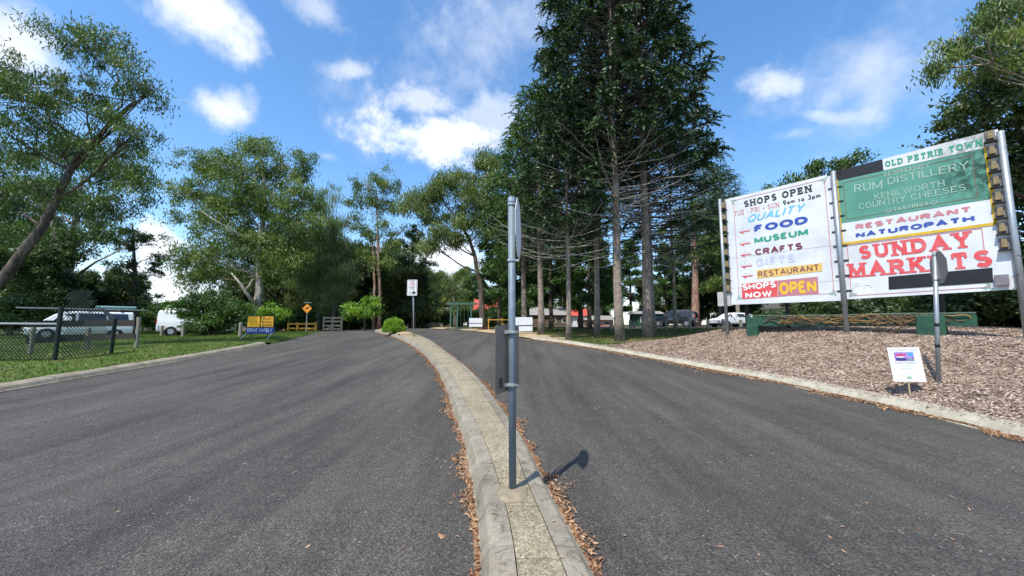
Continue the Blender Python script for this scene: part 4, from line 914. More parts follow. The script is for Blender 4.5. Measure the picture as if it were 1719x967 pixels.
# --- little market sign on a stake ----------------------------------------
yq = 7.15; c = [at(1494, 584, yq + .12), at(1547, 582.5, yq), at(1555.5, 641, yq - .06), at(1500.5, 640.5, yq + .06)]; gq = at(1527, 650, yq); gz = float(R(gq[0], gq[1]))
ms_ = thing('market_sign', 'small white market sign on a short stake stuck in the mulch', 'sign', (gq[0], gq[1], gz))
ax = (c[1] - c[0]); up = ((c[0] - c[3]) + (c[1] - c[2])) / 2; PM = Plane(c[3], c[2] - c[3], up); W_ = np.linalg.norm(c[2] - c[3]); Hh = np.linalg.norm(up)
patch(PM, 'board', [(0, 0), (W_, 0), (W_, Hh), (0, Hh)], MT_WHITE, ms_, 0, .006)
m_ph, N, b = new_mat('market_picture'); P = objc(N); n1 = N.noise(P, 30, 4, .7, out=1); N.put(b.inputs['Base Color'], N.mix(.55, N.ramp(N.noise(P, 16, 5, .7, dist=2), [(.3, (.01, .01, .06)), (.42, (.03, .07, .45)), (.49, (.6, .05, .16)), (.55, (.04, .25, .75)), (.62, (.7, .7, .8)), (.7, (.1, .4, .3))]), n1, 'OVERLAY')); b.inputs['Roughness'].default_value = .3
patch(PM, 'picture', [(.18 * W_, .60 * Hh), (.78 * W_, .60 * Hh), (.78 * W_, .86 * Hh), (.18 * W_, .86 * Hh)], m_ph, ms_, .003)
for tx, x0, x1, zz, h, sf in (('OLD PETRIE TOWN', .08, .88, .895, .055, 1), ('SUNDAY MARKETS', .12, .86, .515, .055, 1), ('7am to 2pm', .28, .66, .44, .035, 0), ('EVERY SUNDAY', .26, .70, .36, .035, 0)):
    if tx: lettering(PM, tx, (x0 * W_, zz * Hh), (x1 * W_, zz * Hh), h * Hh, I_GREY, ms_, w=.14, serif=bool(sf), gap=.2, d=.003)
for nm_, col_, pp in (('picture_roof', (.55, .05, .12), [(.24, .74), (.55, .76), (.58, .80), (.30, .81)]), ('picture_sky', (.10, .35, .75), [(.58, .76), (.77, .72), (.77, .85), (.60, .85)]), ('picture_crowd', (.03, .04, .18), [(.20, .61), (.52, .61), (.50, .68), (.22, .69)]), ('picture_lawn', (.10, .35, .25), [(.56, .61), (.77, .61), (.77, .65), (.58, .66)]), ('picture_wall', (.65, .62, .72), [(.24, .70), (.44, .69), (.46, .73), (.25, .74)])):
    patch(PM, nm_, [(x_ * W_, z_ * Hh) for x_, z_ in pp], plain(nm_ + '_ink', col_, .4), ms_, .0042)
patch(PM, 'green_emblem', [((.5 + .09 * math.cos(t)) * W_, (.115 + .04 * math.sin(t)) * Hh) for t in np.linspace(0, 2 * math.pi, 12, endpoint=False)], plain('pale_green_ink', (.30, .48, .30), .6), ms_, .003)
frame_line(PM, [(.2 * W_, .2 * Hh), (.8 * W_, .2 * Hh)], .004, I_GREY, ms_, .003, 'print_line', False)
m0 = PM.P(.5 * W_, .5 * Hh, -.02); obj('stake', MB().tube([(gq[0], gq[1], gz - .15), tuple((m0 + np.array(gq)) / 2), tuple(m0)], .014, 6), MT_TIMBERL, ms_)

# --- shared zone sign -------------------------------------------------------
g = np.array(isl(float(np.interp(18.6, MID[:, 1], ms)), .62)); 
gb = gp(695, 565.5, .15); yz = gb[1]; zb = float(G(*gb)) + .15
sz = thing('shared_zone_sign', 'white speed and shared zone sign on a slim pole at the island end', 'road sign', (gb[0], yz, zb))
tp = at(693, 470, yz); bt = at(694, 496.5, yz); cxz = tp[0] + .03
obj('pole', MB().tube([(gb[0], yz, zb - .3), (tp[0] + .02, yz, tp[2] - .02)], .033, 12), MT_GALV, sz, smooth=True)
Wd = 17.6 * yz / 625 ; Ht = tp[2] - bt[2] + .0; PS = Plane((tp[0] - Wd / 2, yz - .05, bt[2]), (1, -.12, 0))
obj('board_back', MB().box((0, 0, 0), (.001, .001, .001)).xf(lambda q: PS.P(Wd / 2 + q[0], Ht / 2 + q[2], -.01)), MT_ALU, sz) if False else None
patch(PS, 'board', [(.03, 0), (Wd - .03, 0), (Wd, .03), (Wd, Ht - .03), (Wd - .03, Ht), (.03, Ht), (0, Ht - .03), (0, .03)], MT_WHITE, sz, 0, .006)
ring = lambda r_, w_, mat, nm: frame_line(PS, [(Wd / 2 + r_ * math.cos(t), Ht * .755 + r_ * math.sin(t)) for t in np.linspace(0, 2 * math.pi, 20, endpoint=False)], w_, mat, sz, .004, nm)
rz_ = Ht * .155; ring(rz_, Ht * .032, I_RED, 'red_ring')
lettering(PS, '10', (Wd / 2 - rz_ * .48, Ht * .69), (Wd / 2 + rz_ * .55, Ht * .69), Ht * .13, I_BLACK, sz, w=.18, d=.004)
lettering(PS, 'SHARED', (Wd * .2, Ht * .47), (Wd * .8, Ht * .47), Ht * .075, I_BLACK, sz, w=.17, d=.004); lettering(PS, 'ZONE', (Wd * .3, Ht * .37), (Wd * .7, Ht * .37), Ht * .075, I_BLACK, sz, w=.17, d=.004)
frame_line(PS, [(.045, .045), (Wd - .045, .045), (Wd - .045, Ht - .045), (.045, Ht - .045)], .014, I_BLACK, sz, .004)
patch(PS, 'walker_symbol', [(Wd * .24, Ht * .08), (Wd * .30, Ht * .17), (Wd * .24, Ht * .2), (Wd * .27, Ht * .28), (Wd * .33, Ht * .28), (Wd * .36, Ht * .2), (Wd * .33, Ht * .08)], I_BLACK, sz, .004)
patch(PS, 'car_symbol', [(Wd * .48, Ht * .11), (Wd * .84, Ht * .11), (Wd * .86, Ht * .18), (Wd * .80, Ht * .24), (Wd * .72, Ht * .29), (Wd * .58, Ht * .29), (Wd * .5, Ht * .2)], I_BLACK, sz, .004)

# --- road work board ---------------------------------------------------------
gb = gp(436, 565, .1, L); yr = gb[1]; k_ = yr / 625
w0 = at(414, 560, yr); w1 = at(458.5, 559.5, yr); tz = at(436, 531, yr)[2]; mz = at(436, 550, yr)[2]; bz_ = at(436, 560, yr)[2]; gz = float(L(*gb))
rw = thing('roadwork_board', 'yellow and blue road work board on legs on the left grass', 'road sign', (gb[0], yr, gz)); PR = Plane((w0[0], yr, 0), (1, 0, 0)); Wr = w1[0] - w0[0]
patch(PR, 'backing', [(-.03, bz_), (Wr + .03, bz_), (Wr + .03, tz + .03), (-.03, tz + .03)], MT_BLACK, rw, 0, .04)
patch(PR, 'yellow_panel', [(.02, mz + .03), (Wr * .475, mz + .03), (Wr * .475, tz - .01), (.02, tz - .01)], MT_YELLOW, rw, .014, .01)
patch(PR, 'yellow_panel', [(Wr * .52, mz + .03), (Wr - .02, mz + .03), (Wr - .02, tz - .01), (Wr * .52, tz - .01)], MT_YELLOW, rw, .014, .01)
patch(PR, 'blue_panel', [(-.02, bz_ + .01), (Wr + .02, bz_ + .01), (Wr + .02, mz - .01), (-.02, mz - .01)], MT_BLUE, rw, .014, .01)
hz = (tz - mz) / 3.35
for i, tx in enumerate(('END', 'ROAD', 'WORK')): lettering(PR, tx, (Wr * (.60 if i == 0 else .56), tz - .05 - hz * (i + 1) + .04), (Wr * (.90 if i == 0 else .94), tz - .05 - hz * (i + 1) + .04), hz * .74, I_BLACK, rw, w=.16, d=.017)
lettering(PR, 'DRIVE SAFELY', (.05, bz_ + .09), (Wr - .05, bz_ + .09), (mz - bz_) * .58, I_WHITE, rw, w=.15, d=.017, gap=.26)
for x in (.02, Wr - .02): obj('leg', MB().tube([(w0[0] + x, yr + .03, bz_ + .1), (w0[0] + x - .12, yr - .25, gz - .02)], .022, 6).tube([(w0[0] + x, yr + .03, bz_ + .3), (w0[0] + x + .02, yr + .4, gz - .02)], .022, 6), MT_SILVER, rw)

# --- kangaroo warning sign ------------------------------------------------
yk = 31.0; kx = at(515.5, 518, yk); g_ = float(L(kx[0], yk)); kr = thing('kangaroo_sign', 'orange diamond sign with black kangaroo beside the road barrier', 'road sign', (kx[0], yk, g_)); PK = Plane((kx[0], yk, kx[2]), (1, 0, 0)); rk = 8.6 * yk / 625
obj('pole', MB().tube([(kx[0], yk + .03, g_ - .2), (kx[0], yk + .03, kx[2] + rk * .8)], .035, 8), MT_GALV, kr)
patch(PK, 'diamond_edge', [(0, -rk), (rk, 0), (0, rk), (-rk, 0)], MT_BLACK, kr, -.008, .006); patch(PK, 'diamond', [(0, -rk * .92), (rk * .92, 0), (0, rk * .92), (-rk * .92, 0)], plain('orange_sign_face', (.80, .28, .01), .45), kr, .004, .006)
patch(PK, 'kangaroo_symbol', [(a * rk, b * rk) for a, b in [(-.55, -.18), (-.35, -.02), (-.12, .18), (.1, .28), (.26, .26), (.34, .38), (.42, .26), (.55, .18), (.44, .12), (.28, .08), (.24, -.08), (.18, -.02), (.08, -.02), (.16, -.28), (-.02, -.34), (.02, -.22), (-.12, -.08), (-.3, -.16)]], I_BLACK, kr, .008)
patch(PK, 'top_plate', [(-rk * .8, rk * 1.12), (rk * .8, rk * 1.12), (rk * .8, rk * 1.2), (-rk * .8, rk * 1.2)], MT_SILVER, kr, 0, .02)

# --- barriers, post and rail stack, corflutes ---------------------------------
def post_rail(name, label, cat, a, b, yA, yB, rails, nposts, mat, th=.09, group=None):
    p = at(*a, yA); q = at(*b, yB); r = thing(name, label, cat, (p[0], p[1], float(G(p[0], p[1]))), group)
    for i in range(nposts):
        t = i / (nposts - 1); x, y = p[0] + (q[0] - p[0]) * t, p[1] + (q[1] - p[1]) * t; g0 = float(G(x, y)); obj('post', MB().box((x, y, g0 + (rails[0] + .1) / 2 ), (th * 1.5, th * 1.5, rails[0] + .2)), mat, r)
    rz = math.atan2(q[1] - p[1], q[0] - p[0]); ln = math.hypot(q[0] - p[0], q[1] - p[1])
    for h in rails:
        c = ((p[0] + q[0]) / 2, (p[1] + q[1]) / 2 - .09, float(G((p[0] + q[0]) / 2, (p[1] + q[1]) / 2)) + h); obj('rail', MB().box(c, (ln, .05, th * 1.5), rz), mat, r)
    return r
post_rail('slatted_barrier', 'pale timber four rail barrier beyond the end of the left lane', 'barrier', (543, 554), (573, 554), 37, 37, [1.28, .93, .52, .18], 3, MT_TIMBERL, .11)
post_rail('yellow_barrier', 'yellow rail barrier left of the slatted timber barrier', 'barrier', (484, 553), (530, 553), 35.5, 35.5, [.78, .35], 4, MT_BARRIER, .10)
wc = at(520, 549, 43); wb_ = thing('water_barrier', 'low white plastic barrier behind the yellow rails', 'barrier', (wc[0], wc[1], wc[2]))
obj('body', MB().box((wc[0], wc[1], wc[2]), (1.4, .5, .75), top=.75), MT_WHITE, wb_, bevel=.05); obj('foot', MB().box((wc[0], wc[1], wc[2] - .45), (1.6, .6, .18)), MT_WHITE, wb_)
m_cf, N, b = new_mat('corflute_print'); P = objc(N, (1, 1, 2.2)); nn_ = N.noise(P, 9, 5, .75); N.put(b.inputs['Base Color'], N.mix(N.sstep(nn_, .56, .62), (.72, .73, .75), (.34, .35, .37))); b.inputs['Roughness'].default_value = .5
for (u0, v0, u1, v1, vb, lab) in ((787.4, 534, 809.8, 548.5, 554, 'left small white notice board strapped to stakes at the road bend'), (865, 532.5, 894, 556, 561, 'larger white notice board with black strap just right of the tall pole')):
    gg = gp((u0 + u1) / 2, vb, .1); y = gg[1]; p0 = at(u0, v1, y); p1 = at(u1, v0, y); g0 = float(R(*gg)); r = thing('notice_board', lab, 'notice board', (p0[0], y, g0)); PN = Plane((p0[0], y, 0), (1, .08, 0)); w_ = p1[0] - p0[0]; h_ = p1[2] - p0[2]
    patch(PN, 'panel', [(0, p0[2]), (w_, p0[2]), (w_, p1[2]), (0, p1[2])], m_cf, r, 0, .01)
    patch(PN, 'strap', [(-.05, p0[2] + h_ * .36), (w_ + .05, p0[2] + h_ * .38), (w_ + .05, p0[2] + h_ * .44), (-.05, p0[2] + h_ * .42)], MT_BLACK, r, .012, .02)
    for x in (.12, w_ - .1): q = PN.P(x, 0, -.03); obj('stake', MB().box((q[0], q[1], (g0 + p1[2]) / 2 - .1), (.05, .03, p1[2] - g0)), MT_TIMBERL, r)
post_rail('tape_rail', 'thin orange rail fence among the pine trunks', 'fence', (820, 545), (930, 541), 30, 31, [.95], 6, MT_BARRIER, .035)

# --- timber bollards along the car park ---------------------------------------
first = None; bgrp = 'timber bollards along the car park edge'
for i, u in enumerate([1026, 1044, 1058, 1065, 1081, 1110, 1118, 1136, 1159, 1188, 1214, 1244, 1290]):
    y = 31.5 + (u - 1026) * .004; p = at(u, 548, y); g0 = float(R(p[0], y))
    if first is None:
        first = thing('bollard', '', 'bollard', (p[0], y, g0), bgrp); first['label'] = 'short round grey timber bollard at the car park edge'
        obj('timber_post', MB().tube([(p[0], y, g0 - .2), (p[0], y, g0 + .78), (p[0], y, g0 + .82)], [.115, .115, .09], 10), MT_TIMBER, first, smooth=False)
        obj('wire_hole', MB().tube([(p[0] - .13, y, g0 + .6), (p[0] + .13, y, g0 + .6)], .02, 6), MT_BLACK, first)
    else:
        c = copy_tree(first); c.location = (p[0], y, g0); c.scale = (1, 1, random.uniform(.85, 1.12)); c.rotation_euler = (random.uniform(-.04, .04), random.uniform(-.04, .04), random.uniform(0, 3))

# --- left fences ----------------------------------------------------------
f1 = gp(92, 600, .1, L); f2 = gp(187, 588, .1, L); yA, yB = f1[1], f2[1]
wf = thing('wire_fence', 'dark green chain wire fence at the left edge with cranked post', 'fence', (f1[0], yA, float(L(*f1))))
def fpost(u, vt, p, crank=0):
    z0 = float(L(*p)); zt = at(u, vt, p[1])[2]; obj('post', MB().tube([(p[0], p[1], z0 - .2), (p[0] + .02, p[1], zt - (.35 if crank else 0))] + ([(p[0] - .45, p[1] - .05, zt)] if crank else []), .062, 8), MT_DKGRN, wf); return z0, zt
za, ta = fpost(92, 514, f1); zb_, tb = fpost(187, 520, f2, 1)
p0 = np.array([f1[0] - 12, yA - 1.2]); hr = at(40, 544, yA)[2]
obj('rail', MB().tube([(p0[0], p0[1], hr + .1), (f1[0], yA, hr)], .035, 6), MT_GALV, wf)
p0z = float(L(*p0)); obj('post', MB().tube([(p0[0] + 6, p0[1] + .6, p0z - .2), (p0[0] + 6, p0[1] + .6, hr + .06)], .055, 8), MT_DKGRN, wf)
def mesh_between(a, b, za0, zb0, hta, htb, peak=None, step=.11):
    """chain wire: two families of slanting wires"""
    mb = MB(); a = np.array(a); b = np.array(b); ln = np.hypot(*(b - a)); n = int(ln / step)
    for i in range(-int(2.5 / step), n + int(2.5 / step)):
        for sg in (1, -1):
            s0, s1 = i * step, i * step + sg * 2.4; pts = []
            for t in np.linspace(0, 1, 9):
                s_ = s0 + (s1 - s0) * t; 
                if s_ < 0 or s_ > ln: continue
                f = s_ / ln; top = hta + (htb - hta) * f + (peak(f) if peak else 0); bot = za0 + (zb0 - za0) * f; z = bot + .05 + t * 2.6
                if z > top: break
                q = a + (b - a) * f; pts.append((q[0], q[1] + .01 * sg, z))
            if len(pts) >= 2: mb.tube([pts[0], pts[-1]], .011, 3, cap=False)
    return mb
tagm = obj('chain_mesh', mesh_between(f1, f2, za, zb_, ta, tb - .3, lambda f: 1.0 * math.exp(-((f - .36) / .34) ** 2)), MT_DKGRN, wf); tagm['kind'] = 'stuff'
tagm = obj('chain_mesh', mesh_between(p0, f1, p0z, za, hr, hr), MT_DKGRN, wf); tagm['kind'] = 'stuff'
# timber rail fence behind it
tf = thing('rail_fence', 'dark two rail timber fence in front of the white van', 'fence', (0, 0, 0)); pts = []
for (u, vb, vt) in ((51, 590, 549), (146, 583, 551), (229, 580, 532)):
    g_ = gp(u, vb, .1, L); z0 = float(L(*g_)); zt = at(u, vt, g_[1])[2]; zt = max(zt, z0 + .8); pts.append((g_, z0, zt)); obj('post', MB().tube([(g_[0], g_[1], z0 - .2), (g_[0], g_[1], zt)], .075, 8), MT_TIMBER, tf)
gL = (pts[0][0][0] - 9, pts[0][0][1] - 1); 
for (va, vb_) in ((543, 541.5), (571, 563)):
    for k in range(2):
        (A, _, _), (B, _, _) = pts[k], pts[k + 1]; fa = va + (vb_ - va) * k / 2; fb = va + (vb_ - va) * (k + 1) / 2
        pa = at((51, 146, 229)[k], fa, A[1]); pb = at((51, 146, 229)[k + 1], fb, B[1]); c = (pa + pb) / 2; rz = math.atan2(pb[1] - pa[1], pb[0] - pa[0])
        ln = np.hypot(*(pb - pa)[:2]); sl = (pb[2] - pa[2]) / ln; obj('rail', MB().box((0, 0, 0), (ln + .06, .05, .26 if va < 560 else .22)).xf(lambda q: (c[0] + q[0] * math.cos(rz) - q[1] * math.sin(rz) , c[1] - .1 + q[0] * math.sin(rz) + q[1] * math.cos(rz), c[2] - .02 + q[2] + q[0] * sl)), MT_TIMBERD, tf)
for k, (u, vb) in enumerate(((271, 562), (307, 563), (403, 562))):
    g_ = gp(u, vb, .1, L); z0 = float(L(*g_)); o = thing('marker_post', ('short timber post just left of the parked minibus', 'short timber post in front of the parked minibus', 'short timber post behind the road work board')[k], 'post', (g_[0], g_[1], z0))
    obj('timber_post', MB().tube([(g_[0], g_[1], z0 - .1), (g_[0], g_[1], z0 + .8)], .1, 8), MT_TIMBER, o); obj('chamfer', MB().tube([(g_[0], g_[1], z0 + .8), (g_[0], g_[1], z0 + .85)], [.1, .06], 8), MT_TIMBER, o)

# --- vehicles ------------------------------------------------------------
def vehicle(name, label, cat, loc, heading, paint, st, L_, W, glass, wheels, wr, scr, rear, extras=None, clad=.0):
    """st: stations along x (front is +x): (x, z_low, z_belt, z_roof, half belt, half roof)"""
    r = thing(name, label, cat, loc, rz=heading); V = []; st = sorted(st)
    ringn = 12
    def ringp(s_):
        x, zl, zb, zr, wb_, wr_ = s_; zm = (zl + zb) / 2
        R_ = [(-wb_ * .93, zl), (-wb_, zl + .12), (-wb_ * 1.015, zm), (-wb_, zb), (-wr_ - .0, zr - .09), (-wr_ + .12, zr)]
        return [(x, a, b) for a, b in R_] + [(x, -a, b) for a, b in R_[::-1]]
    for s_ in st: V += ringp(s_)
    m = len(st); f = [(i * ringn + j, i * ringn + (j + 1) % ringn, (i + 1) * ringn + (j + 1) % ringn, (i + 1) * ringn + j) for i in range(m - 1) for j in range(ringn)] + [tuple(range(ringn - 1, -1, -1)), tuple((m - 1) * ringn + j for j in range(ringn))]
    body = obj('body', MB().add(V, f), paint, r, local=True, smooth=False, bevel=.02)
    xs = [s_[0] for s_ in st]
    def side(x, t):  # point on the side glass area, t 0 at the belt, 1 at the roof edge
        zb, zr, wb_, wr_ = (np.interp(x, xs, [s_[k] for s_ in st]) for k in (2, 3, 4, 5)); return wb_ + (wr_ - wb_) * t, zb + (zr - .09 - zb) * t
    for sg in (-1, 1):
        for (xa_, xb_, xc_, xd_) in glass:      # bottom from xa to xb, top from xd to xc
            V = []
            for x, t in ((xa_, .08), (xb_, .08), (xc_, .93), (xd_, .93)):
                w_, z = side(x, t); V.append((x, sg * (w_ + .012), z))
            V2 = [(x, y - sg * .03, z) for x, y, z in V]; obj('side_window', MB().add(V + V2, [(0, 1, 2, 3), (4, 5, 6, 7)] + [(k, (k + 1) % 4, 4 + (k + 1) % 4, 4 + k) for k in range(4)]), MT_GLASS, r, local=True)
        for x in wheels:
            obj('wheel_arch', MB().tube([(x, sg * (W / 2 - .12), wr), (x, sg * (W / 2 + .012), wr)], wr * 1.2, 18), MT_BLACK, r, local=True)
            wl = obj('wheel', MB().tube([(x, sg * (W / 2 - .2), wr), (x, sg * (W / 2 + .0), wr), (x, sg * (W / 2 + .025), wr)], [wr, wr, wr * .93], 20), MT_TYRE, r, local=True)
            mb = MB().tube([(x, sg * (W / 2 + .01), wr), (x, sg * (W / 2 + .036), wr)], wr * .62, 14); obj('rim', mb, MT_RIM, wl, local=True)
            mb = MB()
            for k in range(5): a = k * 2 * math.pi / 5; mb.box((x + math.cos(a + .6) * wr * .38, sg * (W / 2 + .037), wr + math.sin(a + .6) * wr * .38), (.05, .006, .05))
            obj('rim_hole', mb, MT_BLACK, wl, local=True)
        xf_ = xs[-1]; obj('headlight', MB().box((xf_ - .02, sg * (W / 2 - .26), st[-1][2] - .02), (.1, .34, .17)), MT_LAMP, r, local=True, bevel=.02)
        obj('tail_light', MB().box((xs[0] + .03, sg * (W / 2 - .09), st[0][2] + .02), (.1, .14, .32)), MT_RED, r, local=True, bevel=.015)
        mx = scr[1][0] - .05; obj('mirror', MB().box((mx, sg * (W / 2 + .1), scr[0][1] + .08), (.10, .17, .17)), paint, r, local=True, bevel=.03)
    for nm, (a, b) in (('windscreen', scr), ('rear_window', rear)):
        (x0, z0), (x1, z1) = a, b; sgn = 1 if nm == 'windscreen' else -1; w0_, w1_ = W / 2 - .10, W / 2 - .2
        V = [(x0 + .015 * sgn, -w0_, z0), (x0 + .015 * sgn, w0_, z0), (x1 + .015 * sgn, w1_, z1 - .03), (x1 + .015 * sgn, -w1_, z1 - .03)]; V2 = [(x - .04 * sgn, y, z - .02) for x, y, z in V]
        obj(nm, MB().add(V + V2, [(0, 1, 2, 3), (4, 5, 6, 7)] + [(k, (k + 1) % 4, 4 + (k + 1) % 4, 4 + k) for k in range(4)]), MT_GLASS, r, local=True)
    zl = st[len(st) // 2][1]; obj('sill', MB().box(((xs[0] + xs[-1]) / 2, 0, zl - .03), (xs[-1] - xs[0] - .35, W * .86, .16)), MT_BLACK, r, local=True)
    obj('number_plate', MB().box((xs[0] - .012, 0, st[0][1] + .38), (.02, .38, .11)), MT_WHITE, r, local=True)
    if clad: obj('bumper', MB().box((xs[0] + .05, 0, st[0][1] + .12), (.22, W * .98, .22)), paint, r, local=True, bevel=.04)
    return r
van_st = [(-2.5, .38, 1.02, 1.80, .90, .76), (-2.42, .34, 1.02, 1.92, .95, .80), (0.3, .30, 1.02, 1.94, .96, .80), (1.0, .30, 1.03, 1.88, .96, .78), (1.35, .30, 1.05, 1.70, .95, .76), (1.95, .30, 1.05, 1.16, .94, .80), (2.45, .32, .86, .92, .86, .70), (2.55, .36, .72, .80, .78, .62)]
vp = gp(120, 566, .1, L); dirv = np.array([-vp[0], -vp[1]]) / np.hypot(*vp); head = math.atan2(-(-vp[0]) / np.hypot(*vp), (-vp[1]) / np.hypot(*vp))
perp = np.array([vp[1], -vp[0]]) / np.hypot(*vp)   # to the right as seen; van faces left
head = math.atan2(-perp[1], -perp[0]) + math.radians(3)
v1 = vehicle('parked_van', 'white van carrying ladders on its roof rack, parked behind the rail fence', 'van', (vp[0], vp[1] + .6, float(L(*vp)) - .02), head, MT_CARW, van_st, 5.1, 1.9,
             [(.42, 1.5, 1.12, .42), (-1.05, .28, .28, -1.05), (-2.25, -1.15, -1.15, -2.15)], (-1.55, 1.62), .34, ((1.93, 1.13), (1.02, 1.86)), ((-2.5, 1.15), (-2.43, 1.8)))
for k, (x0, x1, y, z, w_) in enumerate(((-3.3, 3.0, .5, 2.12, .07), (-3.3, 3.0, .15, 2.12, .07))): obj('ladder', MB().box(((x0 + x1) / 2, y, z), (x1 - x0, w_, .07)), MT_SILVER, v1, local=True)
obj('ladder', MB().box((.6, -.3, 2.14), (4.2, .3, .07)), plain('green_ladder', (.05, .22, .17), .5), v1, local=True)
obj('tube_carrier', MB().tube([(-2.6, .45, 2.27), (-.5, .45, 2.27)], .10, 10), plain('teal_tube', (.22, .38, .40), .5), v1, local=True)
for x in (-1.8, -.2, .9): obj('roof_bar', MB().box((x, 0, 2.02), (.06, 1.6, .16)), MT_BLACK, v1, local=True)
vp2 = gp(318, 560.5, .1, L); perp = np.array([vp2[1], -vp2[0]]) / np.hypot(*vp2)
hi_st = [(-2.5, .40, 1.12, 1.90, .86, .72), (-2.42, .34, 1.12, 2.04, .92, .78), (1.2, .32, 1.12, 2.06, .93, .78), (1.7, .32, 1.10, 1.90, .93, .76), (2.25, .34, 1.05, 1.20, .9, .72), (2.42, .38, .9, 1.0, .82, .66)]
v2 = vehicle('parked_van', 'plain white minibus half hidden by the dark bush', 'van', (vp2[0] + .5, vp2[1] + .3, float(L(*vp2)) - .02), math.atan2(perp[1], perp[0]) - .35, MT_CARW, hi_st, 4.9, 1.86,
             [(1.0, 2.0, 1.75, 1.0), (.2, .9, .9, .2)], (-1.5, 1.5), .34, ((2.25, 1.15), (1.72, 1.9)), ((-2.5, 1.25), (-2.43, 1.9)))
obj('roof_pod', MB().box((-.3, 0, 2.14), (3.6, 1.3, .12)), MT_WHITE, v2, local=True, bevel=.03)
suv_st = [(-2.35, .50, 1.08, 1.30, .86, .74), (-2.25, .45, 1.08, 1.62, .93, .72), (-2.0, .42, 1.08, 1.74, .95, .74), (.2, .42, 1.06, 1.80, .96, .76), (.65, .42, 1.08, 1.66, .96, .76), (1.15, .42, 1.10, 1.18, .95, .78), (2.2, .42, 1.0, 1.06, .9, .74), (2.4, .46, .86, .92, .82, .66)]
p = gp(1132, 549, .1, R); p = at(1133, 548.5, 42.5); z0 = float(R(p[0], 42.5)) - .02
v3 = vehicle('parked_car', 'dark navy large family car parked behind the bollards', 'car', (p[0], 42.5, z0), math.radians(180 - 38), MT_CARN, suv_st, 4.8, 1.92, [(.0, .95, .55, .0), (-1.0, -.1, -.1, -1.0), (-1.95, -1.1, -1.1, -1.85)], (-1.45, 1.5), .38, ((1.12, 1.16), (.66, 1.66)), ((-2.27, 1.15), (-2.05, 1.68)), clad=.1)
for sg in (-1, 1): obj('roof_rail', MB().tube([(-1.7, sg * .62, 1.84), (.2, sg * .62, 1.86)], .022, 6), MT_SILVER, v3, local=True)
h_st = [(-2.0, .42, .98, 1.12, .80, .66), (-1.92, .36, .98, 1.30, .88, .64), (-1.3, .32, .96, 1.44, .90, .62), (.1, .32, .94, 1.47, .90, .62), (.55, .32, .95, 1.34, .90, .62), (1.1, .32, .95, 1.02, .88, .68), (1.9, .34, .78, .84, .8, .62), (2.05, .40, .66, .72, .74, .56)]
p = at(1232, 549, 31); z0 = float(G(p[0], 33)) + .11
v4 = vehicle('parked_car', 'white hatchback partly hidden behind the left end of the billboard', 'car', (at(1228, 548, 38.5)[0], 38.5, float(R(at(1228, 548, 38.5)[0], 38.5)) - .02), math.radians(180 + 12), MT_CARW, h_st, 4.1, 1.8, [(.02, .9, .5, .02), (-.95, -.08, -.08, -.95), (-1.6, -1.05, -1.05, -1.35)], (-1.25, 1.3), .31, ((1.08, 1.0), (.57, 1.34)), ((-1.94, 1.03), (-1.4, 1.42)))

# --- buildings far behind -----------------------------------------------
def quad_mat(c, name): return plain(name, c, .85, scale=1.5)
def house(label, u0, u1, vt, Yd, depth, wallm, roofm, ridge, nwin=2, vb=551, name='house'):
    a = at(u0, vb, Yd); b = at(u1, vb, Yd); g0 = float(G((a[0] + b[0]) / 2, Yd)) - .05; zt = at(u0, vt, Yd)[2]; w = b[0] - a[0]; r = thing(name, label, 'building', ((a[0] + b[0]) / 2, Yd, g0)); cx = (a[0] + b[0]) / 2
    obj('wall', MB().box((cx, Yd + depth / 2, (g0 + zt) / 2), (w, depth, zt - g0)), wallm, r)
    e = .35; V = [(a[0] - e, Yd - e, zt), (b[0] + e, Yd - e, zt), (b[0] + e, Yd + depth + e, zt), (a[0] - e, Yd + depth + e, zt), (a[0] - e, Yd + depth / 2, zt + ridge), (b[0] + e, Yd + depth / 2, zt + ridge)]
    obj('roof', MB().add(V, [(0, 1, 5, 4), (2, 3, 4, 5), (1, 2, 5), (3, 0, 4), (3, 2, 1, 0)]), roofm, r)
    for i in range(nwin):
        x = a[0] + w * (i + .5) / nwin; fr = obj('window', MB().box((x, Yd - .02, g0 + (zt - g0) * .58), (min(1.2, w / nwin * .5), .06, (zt - g0) * .4)), MT_WHITE, r); obj('pane', MB().box((x, Yd - .052, g0 + (zt - g0) * .58), (min(1.2, w / nwin * .5) - .16, .02, (zt - g0) * .4 - .16)), MT_GLASS, fr)
    return r
CREAMW = plain('cream_weatherboard', (.62, .50, .38), .8); REDR = plain('red_roof_iron', (.52, .075, .05), .6, c2=(.42, .08, .06)); GREYR = plain('grey_roof_iron', (.30, .28, .26), .6)
PINKW = plain('pale_pink_wall', (.62, .48, .42), .8)
house('low cream cottage glimpsed behind the trees past the round hedge', 690, 768, 534, 52, 6, CREAMW, GREYR, 1.6, 4)
house('yellow cottage with a bright red iron roof behind the pine trunks', 797, 833, 527, 48, 6, plain('yellow_weatherboard', (.60, .52, .32), .8), REDR, 2.1, 2)
house('long dark brown shed behind the pines', 880, 958, 529, 52, 7, plain('brown_shed_wall', (.12, .085, .065), .8), GREYR, 1.3, 4)
house('small shelter with a red roof beyond the pine grove', 962, 985, 530, 50, 4, MT_WHITE, REDR, 1.0, 1)
house('long low white building behind the hedge on the right', 1360, 1640, 515, 30, 5, MT_WHITE, GREYR, 1.0, 7, vb=556)
house('pale pink low building beside the small red shelter', 985, 1030, 537, 49, 4, plain('coral_wall', (.60, .25, .20), .8), GREYR, .6, 2)
house('green kiosk with pale sign board behind the car park', 1070, 1112, 527, 47, 3, MT_GREEN, GREYR, .4, 2, name='kiosk')

